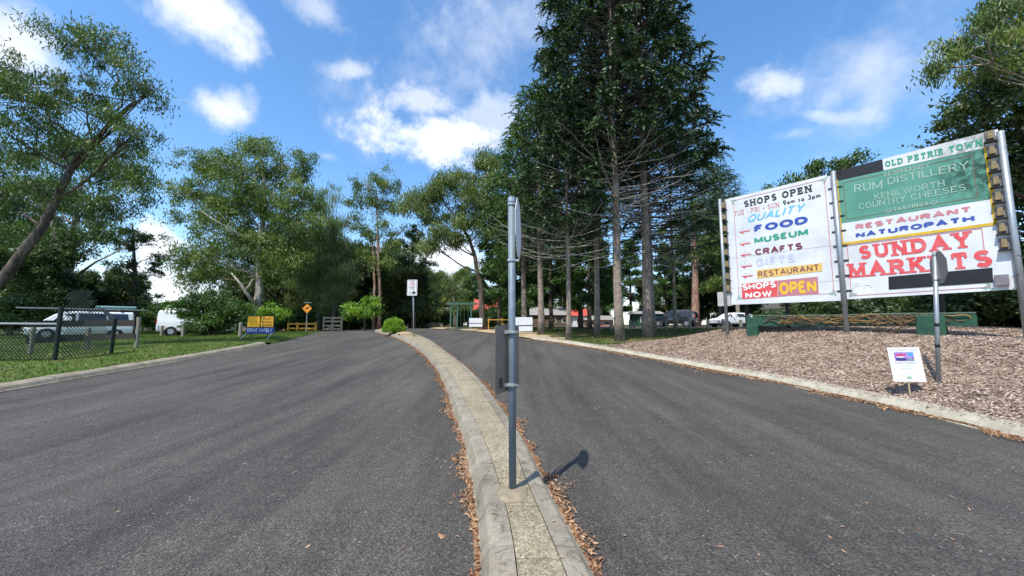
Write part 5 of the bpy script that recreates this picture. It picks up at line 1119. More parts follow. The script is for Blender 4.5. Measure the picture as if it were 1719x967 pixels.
# green pergola frame
yp = 42; a = at(756, 510, yp); b = at(800, 510, yp); pg = thing('pergola', 'tall green timber gateway frame at the road bend', 'gateway', (a[0], yp, float(G(a[0], yp))))
for u, mt in ((757, 507), (768, 512), (791, 512)):
    p = at(u, mt, yp); obj('post', MB().box((p[0], yp, (p[2] + 1.1) / 2), (.16, .16, p[2] - 1.1)), MT_GATE, pg)
obj('beam', MB().box(((a[0] + b[0]) / 2 - .2, yp - .1, a[2]), (b[0] - a[0] + .6, .1, .22)), MT_GATE, pg)
for k in range(6): x = a[0] + (b[0] - a[0]) * (k + .8) / 7; obj('bar', MB().tube([(x, yp, a[2] - .05), (x, yp, 1.6)], .02, 5), MT_GATE, pg)

# ============================================================ TREES
def unit(a): return a / np.maximum(1e-9, np.linalg.norm(a, axis=-1, keepdims=True))
def leaf_cards(C, D, length, width, rg, face=None):
    """C centres, D pointing direction; one diamond per leaf"""
    n = len(C); rv = rg.normal(0, 1, (n, 3)); s = unit(np.cross(D, rv)); l = length * rg.uniform(.65, 1.3, (n, 1)); w = width * rg.uniform(.7, 1.25, (n, 1))
    return np.stack([C - D * l * .5, C + s * w * .5 - D * l * .05, C + D * l * .5, C - s * w * .5 - D * l * .05], 1)
def cluster_leaves(Cc, k, cr, length, width, droop, rg, flat=.7, outw=None):
    n = len(Cc); C = np.repeat(Cc, k, 0); off_ = rg.normal(0, 1, (n * k, 3)) * np.array([1, 1, flat]) * cr * np.repeat(rg.uniform(.6, 1.25, (n, 1)), k, 0) * .55
    off_[:, 2] -= np.abs(rg.normal(0, .25, n * k)) * cr * droop; D = unit(rg.normal(0, 1, (n * k, 3)) * np.array([1, 1, .6]) + np.array([0, 0, -droop * 1.6]))
    if outw is not None: D = unit(D + unit(off_) * outw)
    r = np.clip(np.repeat(rg.normal(.42, .27, n), k) + rg.normal(0, .14, n * k), 0, 1)
    return leaf_cards(C + off_, D, length, width, rg), r
def bez(a, b, c, n=8):
    t = np.linspace(0, 1, n)[:, None]; return (1 - t) ** 2 * a + 2 * t * (1 - t) * b + t * t * c
def grow(trunk, tr, blobs, rg, cl=.55, k=22, length=.2, width=.055, droop=.8, flat=.7, limb_r=.42, twig=True, sub=6, shell=2.3, outw=None, attach=(.35, 1), clm=.86, kf=1.0):
    """trunk: list of points; blobs: [centre, radii, number of clusters]"""
    wood = MB(); T = np.array(trunk, float); s = np.concatenate([[0], np.cumsum(np.linalg.norm(np.diff(T, axis=0), axis=1))]); n = max(6, int(s[-1] / 1.2)); q = np.linspace(0, s[-1], n)
    TP = np.stack([np.interp(q, s, T[:, j]) for j in range(3)], 1); TP[1:-1, :2] += rg.normal(0, .035 * min(1, s[-1] / 12), (n - 2, 2)); rad = np.interp(q / s[-1], [0, .04, .12, 1], [tr * 1.35, tr * 1.1, tr, tr * .28]); wood.tube(TP, rad, 10)
    k = int(k * KN * kf); cl = cl * clm; allQ, allR = [], []; top = TP[-1][2]; z0 = TP[0][2]
    for c, r, nc in blobs:
        c = np.array(c, float); r = np.array(r, float)
        hor = np.hypot(*(c[:2] - TP[:, :2].mean(0))); zt = np.clip(c[2] - .55 * hor - .35 * r[2], z0 + attach[0] * (top - z0), z0 + attach[1] * (top - z0)); i = int(np.argmin(np.abs(TP[:, 2] - zt))); a = TP[i]; r0 = max(.03, rad[i] * limb_r)
        midp = a * .45 + c * .55 + np.array([0, 0, -.12 * hor]) + rg.normal(0, .06, 3) * hor; e = c + np.array([0, 0, r[2] * .35]); LP = bez(a, midp, e, 8); LP[1:-1] += rg.normal(0, .03, (6, 3)) * max(1, hor) * .5
        wood.tube(LP, np.linspace(r0, r0 * .25, 8), 6)
        ends = []
        for _ in range(sub):
            j = rg.integers(3, 8); b = LP[j]; d = unit(rg.normal(0, 1, 3)) * rg.uniform(.45, .8); g = c + d * r; m = (b + g) / 2 + np.array([0, 0, -.08]) * r[2] + rg.normal(0, .1, 3) * r; SP = bez(b, m, g, 5); wood.tube(SP, np.linspace(max(.02, r0 * .35), .012, 5), 4, cap=False); ends += [SP[2], SP[3], SP[4]]
        ends = np.array(ends); P = unit(rg.normal(0, 1, (nc, 3))) * (rg.uniform(0, 1, (nc, 1)) ** (1 / shell)); P = P[P[:, 2] > -.85]; Cc = c + P * r
        Cc += rg.normal(0, .12, Cc.shape)
        if twig:
            for p in Cc[::2]:
                b = ends[np.argmin(np.linalg.norm(ends - p, axis=1))]; wood.tube([b, (b + p) / 2 + rg.normal(0, .06, 3), p], [.014, .010, .006], 3, cap=False)
        Q, rr = cluster_leaves(Cc, k, cl, length, width, droop, rg, flat, outw); allQ.append(Q); allR.append(rr)
    return wood, np.concatenate(allQ), np.concatenate(allR)
def plant(name, label, cat, trunk, tr, blobs, seed, bark, leaf, group=None, extra=None, **kw):
    rg = np.random.default_rng(seed); wood, Q, r = grow(trunk, tr, blobs, rg, **kw); root = thing(name, label, cat, tuple(trunk[0]), group)
    if extra: extra(wood, rg)
    t = obj('trunk', wood, bark, root, smooth=True); c = quads('crown', Q, leaf, root, rnd=r); return root
DN = .85; KN = 3.9
def bl(Yd, lst, dens=9.0, dep=1.0, dy=0):
    dens = dens * DN
    """crown masses: (u, v, ru, rv[, depth shift]) measured in the photograph at distance Yd -> metres"""
    out = []
    for it in lst:
        u, v, ru, rv = it[:4]; y = Yd + (it[4] if len(it) > 4 else 0) + dy; k = y / F; c = at(u, v, y); r = (ru * k, max(1.2, (ru * .5 + rv * .5) * k * dep), rv * k)
        out.append((c, r, int(max(8, dens * r[0] * r[2] * (1 + .35 * r[1])))))
    return out
def gpt(u, Yd, H=None, sink=.15):
    p = at(u, 548, Yd); return np.array([p[0], Yd, float((H or G)(p[0], Yd)) - sink])

# --- left foreground leaning gum (its foot is outside the picture) ---------
Y1 = 15.0
tl = [np.array([-24.2, 13.0, .2]), at(-20, 500, 14.6), at(60, 400, Y1), at(118, 285, Y1 + .3), at(185, 205, Y1 + .5), at(228, 170, Y1 + .6)]
plant('gum_tree', 'leaning dark barked gum with long arching limbs at the left edge of the photo', 'tree', tl, .24,
      bl(Y1, [(125, 60, 62, 34), (175, 85, 55, 34), (215, 125, 50, 34), (245, 165, 32, 26), (70, 150, 68, 44), (140, 165, 58, 40), (190, 215, 48, 30), (20, 170, 62, 50, -1), (30, 245, 62, 44), (100, 235, 66, 36), (228, 215, 30, 18), (-30, 110, 50, 55), (-30, 320, 60, 60), (50, 320, 60, 34)], 12, .9),
      11, BK_DARK, LF_GUMD, cl=.46, k=26, length=.19, width=.045, droop=1.1, sub=8, limb_r=.5, kf=1.0)
# --- twin trunk pale gum behind the van -----------------------------------
Y2 = 33.0; g0 = gpt(106, Y2, L)
def twin(w, rg):
    w.tube([g0, at(100, 470, Y2), at(92, 390, Y2), at(82, 330, Y2)], [.36, .30, .2, .08], 8); w.tube([at(118, 470, Y2), at(160, 440, Y2 - 1), at(212, 415, Y2 - 2)], [.13, .09, .04], 5)
plant('gum_tree', 'pale twin trunked gum standing behind the white van with ladders', 'tree', [g0, at(120, 440, Y2), at(126, 370, Y2), at(138, 300, Y2)], .34,
      bl(Y2, [(120, 270, 70, 44), (180, 280, 58, 40), (225, 258, 36, 30), (80, 330, 64, 44), (150, 345, 66, 44), (210, 335, 46, 34), (232, 300, 34, 26), (40, 380, 62, 44), (110, 400, 66, 30), (185, 395, 46, 26), (232, 290, 36, 22), (20, 300, 60, 50)], 3.0),
      12, BK_GUM, LF_GUMD, kf=1.2, cl=.86, k=24, length=.32, width=.085, droop=.9, sub=8, extra=twin)
# --- thin tiered pine-like tree --------------------------------------------
Y3 = 38.0; g0 = gpt(225, Y3, L)
plant('hoop_pine', 'thin dark tree with sparse tufts between the van and the bush', 'tree', [g0, at(226, 450, Y3), at(222, 375, Y3)], .26,
      bl(Y3, [(224, 388, 26, 12), (250, 402, 34, 12), (205, 410, 28, 12), (262, 432, 24, 12), (208, 445, 26, 10), (246, 460, 22, 10), (205, 478, 22, 9), (240, 492, 18, 9), (220, 512, 24, 12)], 4.5, .8),
      13, BK_DARK, LF_DARK, cl=.6, k=26, length=.3, width=.10, droop=.2, sub=4)
# --- big broad gum left of centre -------------------------------------------
Y4 = 34.0; g0 = gpt(432, Y4, L)
def deadlimb(w, rg):
    w.tube([at(430, 512, Y4 - .5), at(412, 490, Y4 - 1), at(405, 478, Y4 - 1.2), at(388, 458, Y4 - 1.5)], [.16, .15, .12, .05], 7); w.tube([at(411, 489, Y4 - 1), at(420, 478, Y4 - 1), at(424, 468, Y4 - 1)], [.12, .10, .05], 6)
    w.tube([at(430, 410, Y4 - .4), at(400, 392, Y4 - 1), at(360, 370, Y4 - 1.5), at(335, 352, Y4 - 2)], [.11, .10, .07, .03], 6); w.tube([at(436, 380, Y4 - .6), at(436, 430, Y4 - .6)], [.10, .16], 6)
plant('gum_tree', 'broad spreading gum with a huge rounded crown behind the road work board', 'tree', [g0, at(436, 480, Y4), at(434, 420, Y4), at(446, 330, Y4), at(440, 270, Y4)], .36,
      bl(Y4, [(408, 248, 30, 24), (440, 252, 34, 28), (330, 272, 34, 26), (370, 280, 44, 34), (420, 300, 58, 40), (475, 282, 40, 30), (510, 278, 26, 26), (312, 322, 30, 28), (350, 335, 50, 38), (410, 350, 60, 40), (470, 340, 54, 38), (510, 335, 30, 30), (335, 372, 42, 26), (400, 395, 60, 34), (460, 395, 58, 36), (325, 425, 44, 32), (372, 440, 54, 38), (440, 440, 54, 34), (500, 385, 42, 34), (335, 468, 46, 28), (490, 440, 44, 36)], 3.7),
      14, BK_GUM, LF_GUM, kf=1.2, cl=.86, k=26, length=.32, width=.085, droop=.8, sub=8, extra=deadlimb)
# --- dark bush in front ---------------------------------------------------
Y5 = 27.5; g0 = gpt(352, Y5, L)
def stems(w, rg):
    for du, dv in ((345, 520), (372, 512), (330, 530), (395, 522), (360, 505)): w.tube([g0 + np.array([rg.normal(0, .3), 0, 0]), at(du, dv, Y5)], [.08, .03], 5)
plant('shrub', 'big dark glossy leaved bush beside the white minibus', 'bush', [g0, at(356, 520, Y5)], .10,
      bl(Y5, [(350, 500, 32, 16), (372, 508, 38, 18), (330, 512, 30, 14), (398, 520, 28, 14), (352, 530, 36, 16), (384, 540, 34, 14), (318, 524, 24, 10), (340, 550, 18, 9), (345, 546, 16, 12)], 15, .9),
      15, BK_DARK, LF_MID, cl=.5, k=26, length=.24, width=.09, droop=.5, sub=4, attach=(.3, 1), extra=stems)
g0 = gpt(327, 25.5, L); plant('shrub', 'small twiggy sapling in front of the minibus', 'bush', [g0, at(326, 545, 25.5)], .05, bl(25.5, [(322, 543, 14, 10), (332, 550, 12, 8)], 18), 151, BK_DARK, LF_MID, cl=.35, k=20, length=.16, width=.06, droop=.5, sub=4)
g0 = gpt(458, 33, L); plant('shrub', 'pale lime green bush just behind the road work board', 'bush', [g0, at(458, 535, 33)], .07, bl(33, [(452, 522, 24, 9), (474, 529, 20, 9), (440, 530, 18, 8)], 9), 152, BK_DARK, LF_LIME, cl=.5, k=22, length=.26, width=.10, droop=.6, sub=4)
# --- she-oaks, weeping and pale ---------------------------------------------
def sheoak(u, Yd, top, ru, seed, lab):
    g0 = gpt(u, Yd); vs = np.linspace(top, 505, 9); b = bl(Yd, [(u + 8 * math.sin(i * 2.3 + seed), v, ru * (.55 + .5 * math.sin(math.pi * (i + 1.3) / 10.5)), 19) for i, v in enumerate(vs)], 4.4, .9)
    plant('she_oak', lab, 'tree', [g0, at(u, 480, Yd), at(u + 2, top + 12, Yd)], .24, b, seed, BK_DARK, LF_CAS, cl=.85, k=36, length=.55, width=.05, droop=1.7, sub=4, limb_r=.3, kf=.8)
sheoak(535, 39, 325, 36, 21, 'tallest weeping pale green she oak right of the broad gum'); sheoak(562, 38, 375, 34, 22, 'shorter weeping she oak with wispy crown behind the kangaroo sign'); sheoak(510, 42, 380, 30, 23, 'weeping she oak closest to the broad gum')
# --- tall sparse gum, centre left ---------------------------------------------
Y6 = 39.0; g0 = gpt(636, Y6)
def second(w, rg): w.tube([gpt(627, Y6 - .5), at(629, 480, Y6 - .5), at(625, 400, Y6)], [.17, .13, .06], 7)
plant('gum_tree', 'tall slender gum with two stems behind the lime green tree', 'tree', [g0, at(637, 470, Y6), at(634, 400, Y6), at(632, 320, Y6)], .20,
      bl(Y6, [(640, 298, 26, 14), (615, 312, 26, 18), (655, 318, 26, 18), (605, 338, 20, 18), (660, 345, 22, 22), (630, 345, 28, 20), (600, 375, 22, 16), (650, 385, 28, 18), (618, 400, 24, 18), (665, 410, 22, 16), (600, 430, 26, 16), (645, 440, 26, 14)], 2.9, .9),
      16, BK_RUST, LF_GUM, kf=1.3, cl=.8, k=22, length=.32, width=.085, droop=.8, sub=6, extra=second)
# --- dark thin tufted tree --------------------------------------------------
Y7 = 42.0; g0 = gpt(694, Y7)
plant('hoop_pine', 'dark slender tufted tree right behind the shared zone sign', 'tree', [g0, at(694, 450, Y7), at(693, 378, Y7)], .22,
      bl(Y7, [(690, 388, 14, 9), (706, 400, 16, 9), (680, 408, 16, 9), (700, 422, 20, 9), (676, 435, 18, 10), (712, 440, 18, 10), (690, 458, 24, 10)], 5, .9),
      17, BK_DARK, LF_DARK, cl=.6, k=24, length=.3, width=.11, droop=.2, sub=4)
# --- pale gum leaning left over the road ------------------------------------
Y8 = 33.0; g0 = gpt(812, Y8)
plant('gum_tree', 'pale olive gum leaning left over the road behind the sign pole', 'tree', [g0, at(806, 480, Y8), at(792, 410, Y8), at(770, 370, Y8), at(748, 345, Y8)], .27,
      bl(Y8, [(828, 262, 26, 18), (808, 285, 34, 24), (845, 290, 26, 26), (765, 298, 30, 16), (735, 308, 26, 16), (710, 328, 28, 18), (750, 330, 42, 22), (795, 330, 44, 28), (835, 335, 36, 30), (698, 350, 24, 14), (730, 362, 34, 18), (775, 368, 38, 22), (815, 380, 34, 24), (740, 392, 24, 12), (722, 412, 18, 9), (765, 400, 24, 12)], 4.0),
      18, BK_DARK, LF_PALE, kf=1.8, cl=.9, k=26, length=.34, width=.085, droop=1.0, sub=7)
g0 = gpt(765, 44); plant('gum_tree', 'scrubby pale leaved tree in front of the cottages past the shared zone sign', 'tree', [g0, at(762, 500, 44), at(758, 455, 44)], .22, bl(44, [(752, 470, 26, 16), (735, 490, 24, 16), (770, 490, 22, 14), (745, 512, 30, 14), (770, 515, 20, 12), (722, 520, 24, 12)], 2.8), 181, BK_GUM, LF_PALE, cl=.8, k=22, length=.34, width=.10, droop=.6, sub=4)
# --- lime tree and clipped hedge ---------------------------------------------
g0 = gpt(612, 34.5); plant('shrub', 'bright lime green small tree at the end of the left lane', 'bush', [g0, at(612, 530, 34.5)], .09, bl(34.5, [(596, 514, 18, 9), (618, 508, 18, 10), (610, 522, 22, 10), (588, 525, 14, 8), (628, 520, 12, 8)], 12), 191, BK_DARK, LF_LIME, cl=.5, k=26, length=.26, width=.09, droop=.5, sub=4)
hb = gp(661, 560, .15); g0 = np.array([hb[0], hb[1], float(G(*hb)) + .1]); kk = hb[1] / F; rg = np.random.default_rng(5); n = 9000
P = unit(rg.normal(0, 1, (n, 3))); P[:, 2] = np.abs(P[:, 2]) * 1.0 - .12 * (rg.uniform(0, 1, n) < .25); ex = 1 - .12 * (np.abs(P[:, :1]) * np.abs(P[:, 2:]))
Cc = g0 + np.array([0, 0, .22]) + P * np.array([18.5 * kk, 18.5 * kk, 22.5 * kk]) * rg.uniform(.84, 1.02, (n, 1)) * (1 + .05 * np.sin(P[:, :1] * 7 + 1) * np.cos(P[:, 1:2] * 6) + .04 * np.sin(P[:, 2:] * 11)); hr_ = thing('round_hedge', 'clipped round lime green hedge ball at the island end', 'hedge', tuple(g0))
w = MB()
for k in range(9): w.tube([g0, g0 + np.array([rg.normal(0, .25), rg.normal(0, .25), .9])], [.03, .015], 4)
obj('stem', w, BK_DARK, hr_); quads('foliage', leaf_cards(Cc, unit(P + rg.normal(0, .6, (n, 3))), .10, .055, rg), LF_LIME, hr_, rnd=rg.uniform(.2, 1, n))

# --- dark trees and understorey behind, copies of four kinds -----------------
def template(kind, seed):
    rg = np.random.default_rng(seed); z = np.zeros(3)
    if kind == 0: tr, r_, b, kw, lf, bk, nm = [z, (0, .1, 3), (.2, 0, 7)], .2, [((rg.normal(0, 1.0), rg.normal(0, 1.0), h), (1.9, 1.9, 1.2), 46) for h in np.linspace(2.0, 8.6, 9)], dict(cl=.7, k=26, length=.30, width=.12, droop=.5, sub=4), LF_DARK, BK_DARK, 'bushy_tree'
    if kind == 1: tr, r_, b, kw, lf, bk, nm = [z, (0, .1, 5), (.3, 0, 11)], .22, [((rg.normal(0, 1.5), rg.normal(0, 1.3), h), (1.8, 1.8, 1.2), 32) for h in np.linspace(4.5, 12, 10)], dict(cl=.8, k=22, length=.34, width=.10, droop=.8, sub=4), LF_GUM, BK_GUM, 'gum_tree'
    if kind == 2: tr, r_, b, kw, lf, bk, nm = [z, (0, 0, .8)], .07, [((rg.normal(0, .9), rg.normal(0, .7), rg.uniform(.7, 1.9)), (1.1, 1.0, .8), 34) for h in range(6)], dict(cl=.45, k=24, length=.22, width=.09, droop=.4, sub=3), LF_MID, BK_DARK, 'shrub'
    if kind == 4: tr, r_, b, kw, lf, bk, nm = [z, (0, 0, .8)], .06, [((rg.normal(0, .8), rg.normal(0, .6), rg.uniform(.3, 1.7)), (1.0, .9, .7), 30) for h in range(6)], dict(cl=.4, k=20, length=.17, width=.08, droop=.4, sub=3), LF_DARK, BK_DARK, 'hedge_bush'  # dark leaf colour stands in for the shade of billboard and trees
    if kind == 3: tr, r_, b, kw, lf, bk, nm = [z, (0, 0, 6), (0, 0, 13)], .2, [((rg.normal(0, .3) + a * math.cos(t), a * math.sin(t), h), (.95, .95, .5), 14) for h, a, t in [(2.5 + i * .48, max(.3, 2.3 - i * .1), i * 2.4) for i in range(22)]], dict(cl=.5, k=24, length=.26, width=.10, droop=.2, sub=2, twig=False), LF_HOOP, BK_DARK, 'hoop_pine'
    wood, Q, r = grow(tr, r_, b, rg, **kw); root = thing(nm, '', 'bush' if kind in (2, 4) else 'tree'); obj('trunk', wood, bk, root, local=True, smooth=True); quads('crown', Q, lf, root, rnd=r, local=True); return root
TPL = {}
GRP = {0: ('dark bushy tree in the wood behind the road', 'dark bushy trees behind the road'), 1: ('slim gum in the wood behind the road', 'slim gums behind the road'), 2: ('low green bush at the foot of the wood', 'low bushes at the foot of the wood'), 3: ('dark hoop pine in the grove behind the bunya pines', 'hoop pines in the grove')}
def put(kind, x, y, s, z=None, label=None, group=None):
    key = (kind, int(rng.integers(0, 2)))
    if key not in TPL: o = template(kind, 300 + kind * 7 + key[1]); TPL[key] = o
    else: o = copy_tree(TPL[key])
    o['label'] = label or GRP[kind][0]; o['group'] = group or GRP[kind][1]
    h = z if z is not None else float((R(x, y) if x > xR(y) else L(x, y) if x < xL(y) else G(x, y)) if y < 60 else G(x, y))
    o.location = (x, y, h - .1); o.rotation_euler = (0, 0, float(rng.uniform(0, 6.28))); o.scale = (s, s, s * float(rng.uniform(.9, 1.1))); return o
# u range, distance, kind, size, count
for (u0, u1, Ya, Yb, kind, sa, sb, n) in ((-60, 60, 26, 38, 0, .75, 1.0, 4), (60, 215, 40, 50, 0, .6, .75, 4), (150, 290, 52, 66, 0, .45, .6, 4), (-80, 90, 44, 60, 1, 1.0, 1.3, 4), (230, 330, 50, 64, 2, 1.3, 1.8, 5),
        (395, 520, 47, 53, 0, .7, .9, 6), (470, 640, 46, 54, 0, .9, 1.15, 8), (570, 700, 46, 54, 0, .85, 1.1, 8), (440, 680, 50, 62, 1, .85, 1.1, 10), (640, 690, 43, 47, 0, .8, .95, 3), (700, 800, 58, 66, 0, .6, .75, 4), (690, 850, 58, 74, 1, .62, .85, 6),
        (440, 540, 40, 44, 2, .9, 1.2, 5), (560, 640, 42, 46, 2, .9, 1.3, 5), (560, 720, 47, 50, 2, 1.0, 1.3, 5), (765, 870, 44, 48, 2, .8, 1.1, 4)):
    for i in range(n):
        u = u0 + (u1 - u0) * (i + rng.uniform(.2, .8)) / n; y = rng.uniform(Ya, Yb); put(kind, at(u, 548, y)[0], y, rng.uniform(sa, sb))
GR2 = ('dark hoop pine in the grove behind the bunya pines', 'hoop pines in the grove')
for (u, y, s) in ((838, 34, .95), (858, 37, 1.1), (885, 39, 1.2), (925, 36, 1.0), (975, 40, 1.2), (990, 33, .9), (1120, 56, 1.0), (1150, 58, 1.1), (1190, 56, 1.1), (1215, 54, 1.0), (1010, 54, 1.1), (945, 56, 1.2), (1060, 57, 1.1)): put(3, at(u, 548, y)[0], y, s)
for (u, y, s) in ((1090, 55, .8), (1135, 60, .85), (1175, 54, .75), (1210, 58, .9), (1245, 50, .8), (1290, 46, .8), (1020, 60, .9), (900, 60, .9), (960, 62, .9)): put(0, at(u, 548, y)[0], y, s, label='dark bushy tree beyond the car park', group='dark trees beyond the car park')
for (u, y, s) in ((1240, 44, 1.0), (1285, 40, 1.05), (1330, 46, 1.1), (1385, 42, .95), (1430, 46, 1.0)): put(1, at(u, 548, y)[0], y, s, label='grey green gum showing above the billboard', group='gums behind the billboard')
# hedge under and behind the billboard
for i in range(12):
    x = 13.2 + i * 1.4; y = 17.0 - i * .70 + rng.uniform(-.3, .3); put(4, x, y, rng.uniform(.95, 1.25), z=float(R(x, y)) - .1, label='dark hedge bush behind the billboard', group='hedge bushes behind the billboard')
for i in range(7):
    x = 14.4 + i * 1.5; y = 18.6 - i * .9; put(0, x, y, rng.uniform(.30, .36), z=float(R(x, y)) - .8, label='small dark tree in the hedge behind the billboard', group='small trees behind the billboard')
# peeling bark gum by the car park
y = 47; g0 = gpt(1167, y, R); plant('gum_tree', 'gum with rusty peeling bark trunk behind the dark car', 'tree', [g0, at(1167, 470, y), at(1164, 400, y), at(1168, 350, y)], .5, bl(y, [(1160, 350, 40, 24), (1190, 372, 34, 22), (1135, 385, 34, 22), (1215, 400, 30, 20), (1180, 430, 26, 14)], 2.2), 31, BK_RUST, LF_GUM, cl=1.0, k=22, length=.42, width=.12, sub=5)
# gum leaves over the top of the billboard
y = 20; g0 = gpt(1400, y, R); plant('gum_tree', 'small leafy tree top peeping over the left billboard panel', 'tree', [g0, at(1400, 400, y), at(1398, 300, y)], .2, bl(y, [(1395, 276, 36, 9), (1425, 272, 16, 8), (1370, 284, 18, 8), (1390, 310, 40, 18), (1330, 306, 24, 8)], 11), 32, BK_DARK, LF_MID, cl=.42, k=20, length=.2, width=.075, sub=4)
# dark broad tree at the right edge, and the gum branch above it
y = 11.5; g0 = np.array([17.6, 12.0, float(R(17.6, 12.0)) - .2])
plant('fig_tree', 'dense dark broadleaf tree rising behind the right end of the billboard', 'tree', [g0, g0 + (0, 0, 3.0), g0 + (-.2, 0, 5.4), g0 + (-.4, 0, 7)], .34,
      bl(y, [(1640, 165, 50, 40), (1690, 130, 46, 40), (1740, 170, 60, 60), (1600, 200, 28, 22), (1660, 220, 60, 34), (1720, 260, 60, 60), (1760, 90, 50, 50), (1700, 330, 50, 50, 1.5), (1740, 400, 50, 50, 1), (1760, 480, 60, 50), (1700, 460, 40, 50, 2.5), (1600, 240, 24, 14), (1620, 440, 60, 60, 5), (1560, 520, 60, 30, 6), (1690, 520, 50, 24, 3)], 26),
      33, BK_DARK, LF_DARK, cl=.42, k=24, length=.15, width=.075, droop=.4, sub=8)
y = 9.5; g0 = np.array([17.0, 9.0, float(R(17, 9)) - .2])
plant('gum_tree', 'gum whose drooping leafy branches enter the top right corner', 'tree', [g0, g0 + (.2, 0, 4), g0 + (.1, 0, 9), g0 + (-.3, 0, 12)], .17,
      bl(y, [(1665, 20, 40, 18), (1640, 55, 34, 14), (1610, 90, 24, 14), (1690, 60, 34, 24), (1720, 15, 40, 36), (1760, -30, 70, 60), (1670, 95, 24, 12)], 26),
      34, BK_GUM, LF_GUM, kf=1.3, limb_r=.3, cl=.34, k=22, length=.2, width=.038, droop=1.3, sub=7, attach=(.5, 1))
y = 12; g0 = gpt(-60, y, L); 

# --- bunya pines -----------------------------------------------------------
def bunya(label, u, vb, Yd, vtop, zlow, rad_prof, r0, seed, dead_from=.3, leaf=LF_PINE, nbr=None, tuft=1.0, name='bunya_pine', deadlen=1.0, group=None, ropel=1.0):
    rg = np.random.default_rng(seed); g0 = gpt(u, Yd, R, .1); H_t = at(u, vtop, Yd)[2] - g0[2]; root = thing(name, label, 'tree', tuple(g0), group)
    w = MB(); n = 16; zz = np.linspace(0, H_t * .985, n); lean = rg.normal(0, .004, 2)
    TP = np.stack([g0[0] + lean[0] * zz + .03 * np.sin(zz * .6 + seed), g0[1] + lean[1] * zz, g0[2] + zz], 1); w.tube(TP, np.interp(zz / H_t, [0, .03, .1, .6, 1], [r0 * 1.3, r0 * 1.08, r0, r0 * .62, .05]), 14)
    obj('trunk', w, BK_BUNYA, root, smooth=True)
    dead, live = MB(), MB(); Q, Rr = [], []; zl = H_t * zlow; z = H_t * dead_from; ang = rg.uniform(0, 6)
    while z < H_t * .99:
        f = (z - zl) / (H_t - zl); k_ = 6 if f < 0 else 7
        for j in range(k_):
            ang += 2 * math.pi / k_ + rg.normal(0, .25); az_ = ang
            if z < zl:
                ln = (1.2 + 2.4 * (z / zl)) * rg.uniform(.7, 1.25) * deadlen; dr = rg.uniform(-.30, .05)
                if rg.uniform() < .2: continue
                b = np.array([g0[0], g0[1], g0[2] + z + rg.normal(0, .12)]); d = np.array([math.cos(az_), math.sin(az_), 0]); t = np.linspace(0, 1, 6)[:, None]
                PP = b + d * ln * t + np.array([0, 0, 1]) * (dr * ln * t + .26 * ln * t * t * rg.uniform(.3, 1.5) + .05 * ln * np.sin(t * 5 + rg.uniform(0, 6)) * t); PP[2:] += rg.normal(0, .03, (4, 3)); dead.tube(PP, np.linspace(.026, .007, 6), 4, cap=False); continue
            ln = float(np.interp(f, *rad_prof)) * rg.uniform(.72, 1.08); b = np.array([g0[0] + lean[0] * z, g0[1], g0[2] + z + rg.normal(0, .1)]); d = np.array([math.cos(az_), math.sin(az_), 0]); up = float(np.interp(f, [0, .5, 1], [-.32, -.05, .7]))
            t = np.linspace(0, 1, 8)[:, None]; PP = b + d * ln * t + np.array([0, 0, 1]) * ln * (up * t + .30 * t ** 2.4 + .08 * np.sin(t * 3)); PP[1:] += rg.normal(0, .02, (7, 3)); live.tube(PP, np.linspace(.04, .014, 8), 4, cap=False)
            # branchlets: ropes of spiky leaves, packed at the end
            nb = int(np.clip(ln * 8, 9, 22) * tuft); s0 = .74 if ln > 2 else .45; ts = s0 + (1 - s0) * rg.uniform(0, 1, nb) ** .42; m = 8; nl = 3; tt = np.linspace(.06, 1, m)[:, None]
            for tq in ts:
                p = np.array([np.interp(tq, t[:, 0], PP[:, q_]) for q_ in range(3)]); e = unit(d * rg.uniform(-.2, 1.0) + rg.normal(0, .8, 3) * np.array([1, 1, .6]) + np.array([0, 0, .42])); bl_ = rg.uniform(.42, .80) * ropel
                S_ = p + e * bl_ * tt + np.array([0, 0, -1]) * bl_ * .5 * tt ** 2.2; tan = unit(np.gradient(S_, axis=0))
                Cn = np.repeat(S_, nl, 0); Tn = np.repeat(tan, nl, 0); sd = unit(np.cross(Tn, rg.normal(0, 1, Tn.shape))); D = unit(Tn * 1.5 + sd * .9); Q.append(leaf_cards(Cn + D * .05, D, .17, .062, rg)); Rr.append(np.clip(rg.normal(.32, .14) + .22 * e[2] + rg.normal(0, .08, len(Cn)) + .35 * (np.repeat(tt[:, 0], nl) > .8), 0, 1))  # upward ropes and rope tips paler: sunlight painted into the leaf tone
        z += (.30 if z < zl else .40) * rg.uniform(.8, 1.2)
    Q = np.concatenate(Q); Rr = np.concatenate(Rr); print(label, len(Q))
    obj('dead_branches', dead, BK_DEAD, root) if dead.v else None
    obj('branches', live, BK_DARK, root); quads('crown', Q, leaf, root, rnd=Rr); return root
PR1 = ([0, .12, .3, .5, .7, .85, 1], [2.9, 3.5, 3.8, 3.7, 3.2, 2.4, .6])
bunya('tallest central bunya pine with pale studded trunk at the edge of the mulch', 1040, 572, 18.5, -85, .45, PR1, .215, 41, deadlen=1.15)
bunya('thick dark trunked bunya pine just right of the tallest one', 1088, 565, 20.5, 10, .46, ([0, .1, .3, .5, .7, .85, 1], [3.4, 4.1, 4.0, 3.4, 2.7, 1.9, .4]), .25, 42)
bunya('bunya pine standing behind the tallest one, its top left of the others', 1003, 560, 22.5, 20, .44, PR1, .17, 43, deadlen=1.15)
bunya('slim bunya pine with lower crown left of the tallest pines', 954, 563, 19.5, 165, .42, ([0, .2, .5, .8, 1], [2.0, 2.5, 2.2, 1.5, .3]), .13, 44, deadlen=1.1)
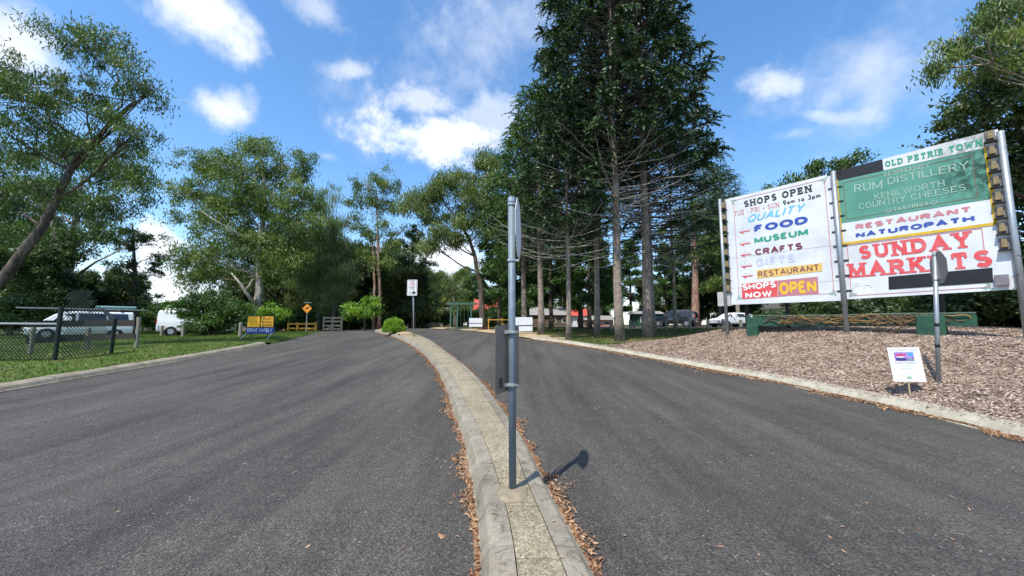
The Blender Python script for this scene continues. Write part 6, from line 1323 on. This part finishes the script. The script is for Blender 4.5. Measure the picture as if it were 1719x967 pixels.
bunya('pale trunked pine right of the white notice boards', 908, 558, 24, 150, .44, ([0, .2, .5, .8, 1], [2.0, 2.8, 2.5, 1.6, .3]), .20, 45, leaf=LF_HOOP, name='hoop_pine', deadlen=.9, tuft=.55, ropel=1.25)
bunya('bright green pine behind the sign pole', 880, 556, 27, 205, .30, ([0, .2, .5, .8, 1], [2.4, 3.0, 2.4, 1.4, .3]), .2, 46, leaf=LF_HOOP, name='hoop_pine', tuft=.55, ropel=1.25)
bunya('dark pine whose trunk hides behind the thick dark trunk, crown reaching right', 1096, 558, 26, 175, .34, ([0, .15, .4, .7, 1], [4.4, 5.4, 4.8, 3.3, .5]), .2, 47, tuft=.6, ropel=1.3)
bunya('dark pine beyond the car park just left of the billboard', 1212, 550, 50, 285, .22, ([0, .2, .5, .8, 1], [3.6, 4.6, 4.0, 2.6, .4]), .25, 48, tuft=.6, ropel=1.9, name='hoop_pine')
bunya('dark pine right of the thick dark trunk, seen in front of the rust barked gum', 1134, 556, 30, 230, .50, ([0, .2, .5, .8, 1], [3.0, 4.4, 3.9, 2.4, .4]), .13, 49, tuft=.5, ropel=1.4)

# --- every look-alike gets a label of its own: by its place from the left and what stands before it
ORD = 'first second third fourth fifth sixth seventh eighth ninth tenth eleventh twelfth thirteenth fourteenth fifteenth sixteenth seventeenth eighteenth nineteenth twentieth'.split()
def ordinal(i): return ORD[i] if i < 20 else ('twenty ' + ORD[i - 20] if i < 29 else 'thirty ' + ORD[(i - 30) % 10] if i > 29 else 'thirtieth')
MARKS = [(-200, 'behind the wire fence'), (95, 'behind the ladder van'), (230, 'behind the rail fence end'), (290, 'behind the minibus'), (400, 'behind the road work board'), (470, 'behind the yellow barrier'), (535, 'behind the slatted barrier'), (590, 'behind the lime tree'), (645, 'behind the round hedge'), (690, 'behind the shared zone sign'),
         (745, 'behind the green gateway'), (800, 'behind the left notice board'), (850, 'behind the sign pole'), (900, 'past the right notice board'), (990, 'past the tallest pine'), (1060, 'past the dark trunked pine'), (1110, 'behind the dark car'), (1180, 'behind the white hatchback'), (1230, 'behind the left billboard panel'), (1410, 'behind the right billboard panel'), (1690, 'behind the right billboard post')]
import collections
byg = collections.defaultdict(list)
for o in list(COL.objects):
    if o.parent is None and 'group' in o and 'category' in o: byg[o['group']].append(o)
for g_, L_ in byg.items():
    L_.sort(key=lambda o: o.location.x / o.location.y)
    for i, o in enumerate(L_):
        u = CX + F * o.location.x / o.location.y / 1.005; mk = [m for a, m in MARKS if u >= a - 18][-1] if u > -200 else MARKS[0][1]
        nm = g_.split(' along ')[0].split(' behind ')[0].split(' beyond ')[0].split(' at the ')[0].split(' in the ')[0]
        o['label'] = f'{ordinal(i)} from the left of the {nm}, {mk}' if g_ != bgrp else f'{ordinal(i)} from the left of the round timber bollards edging the car park'
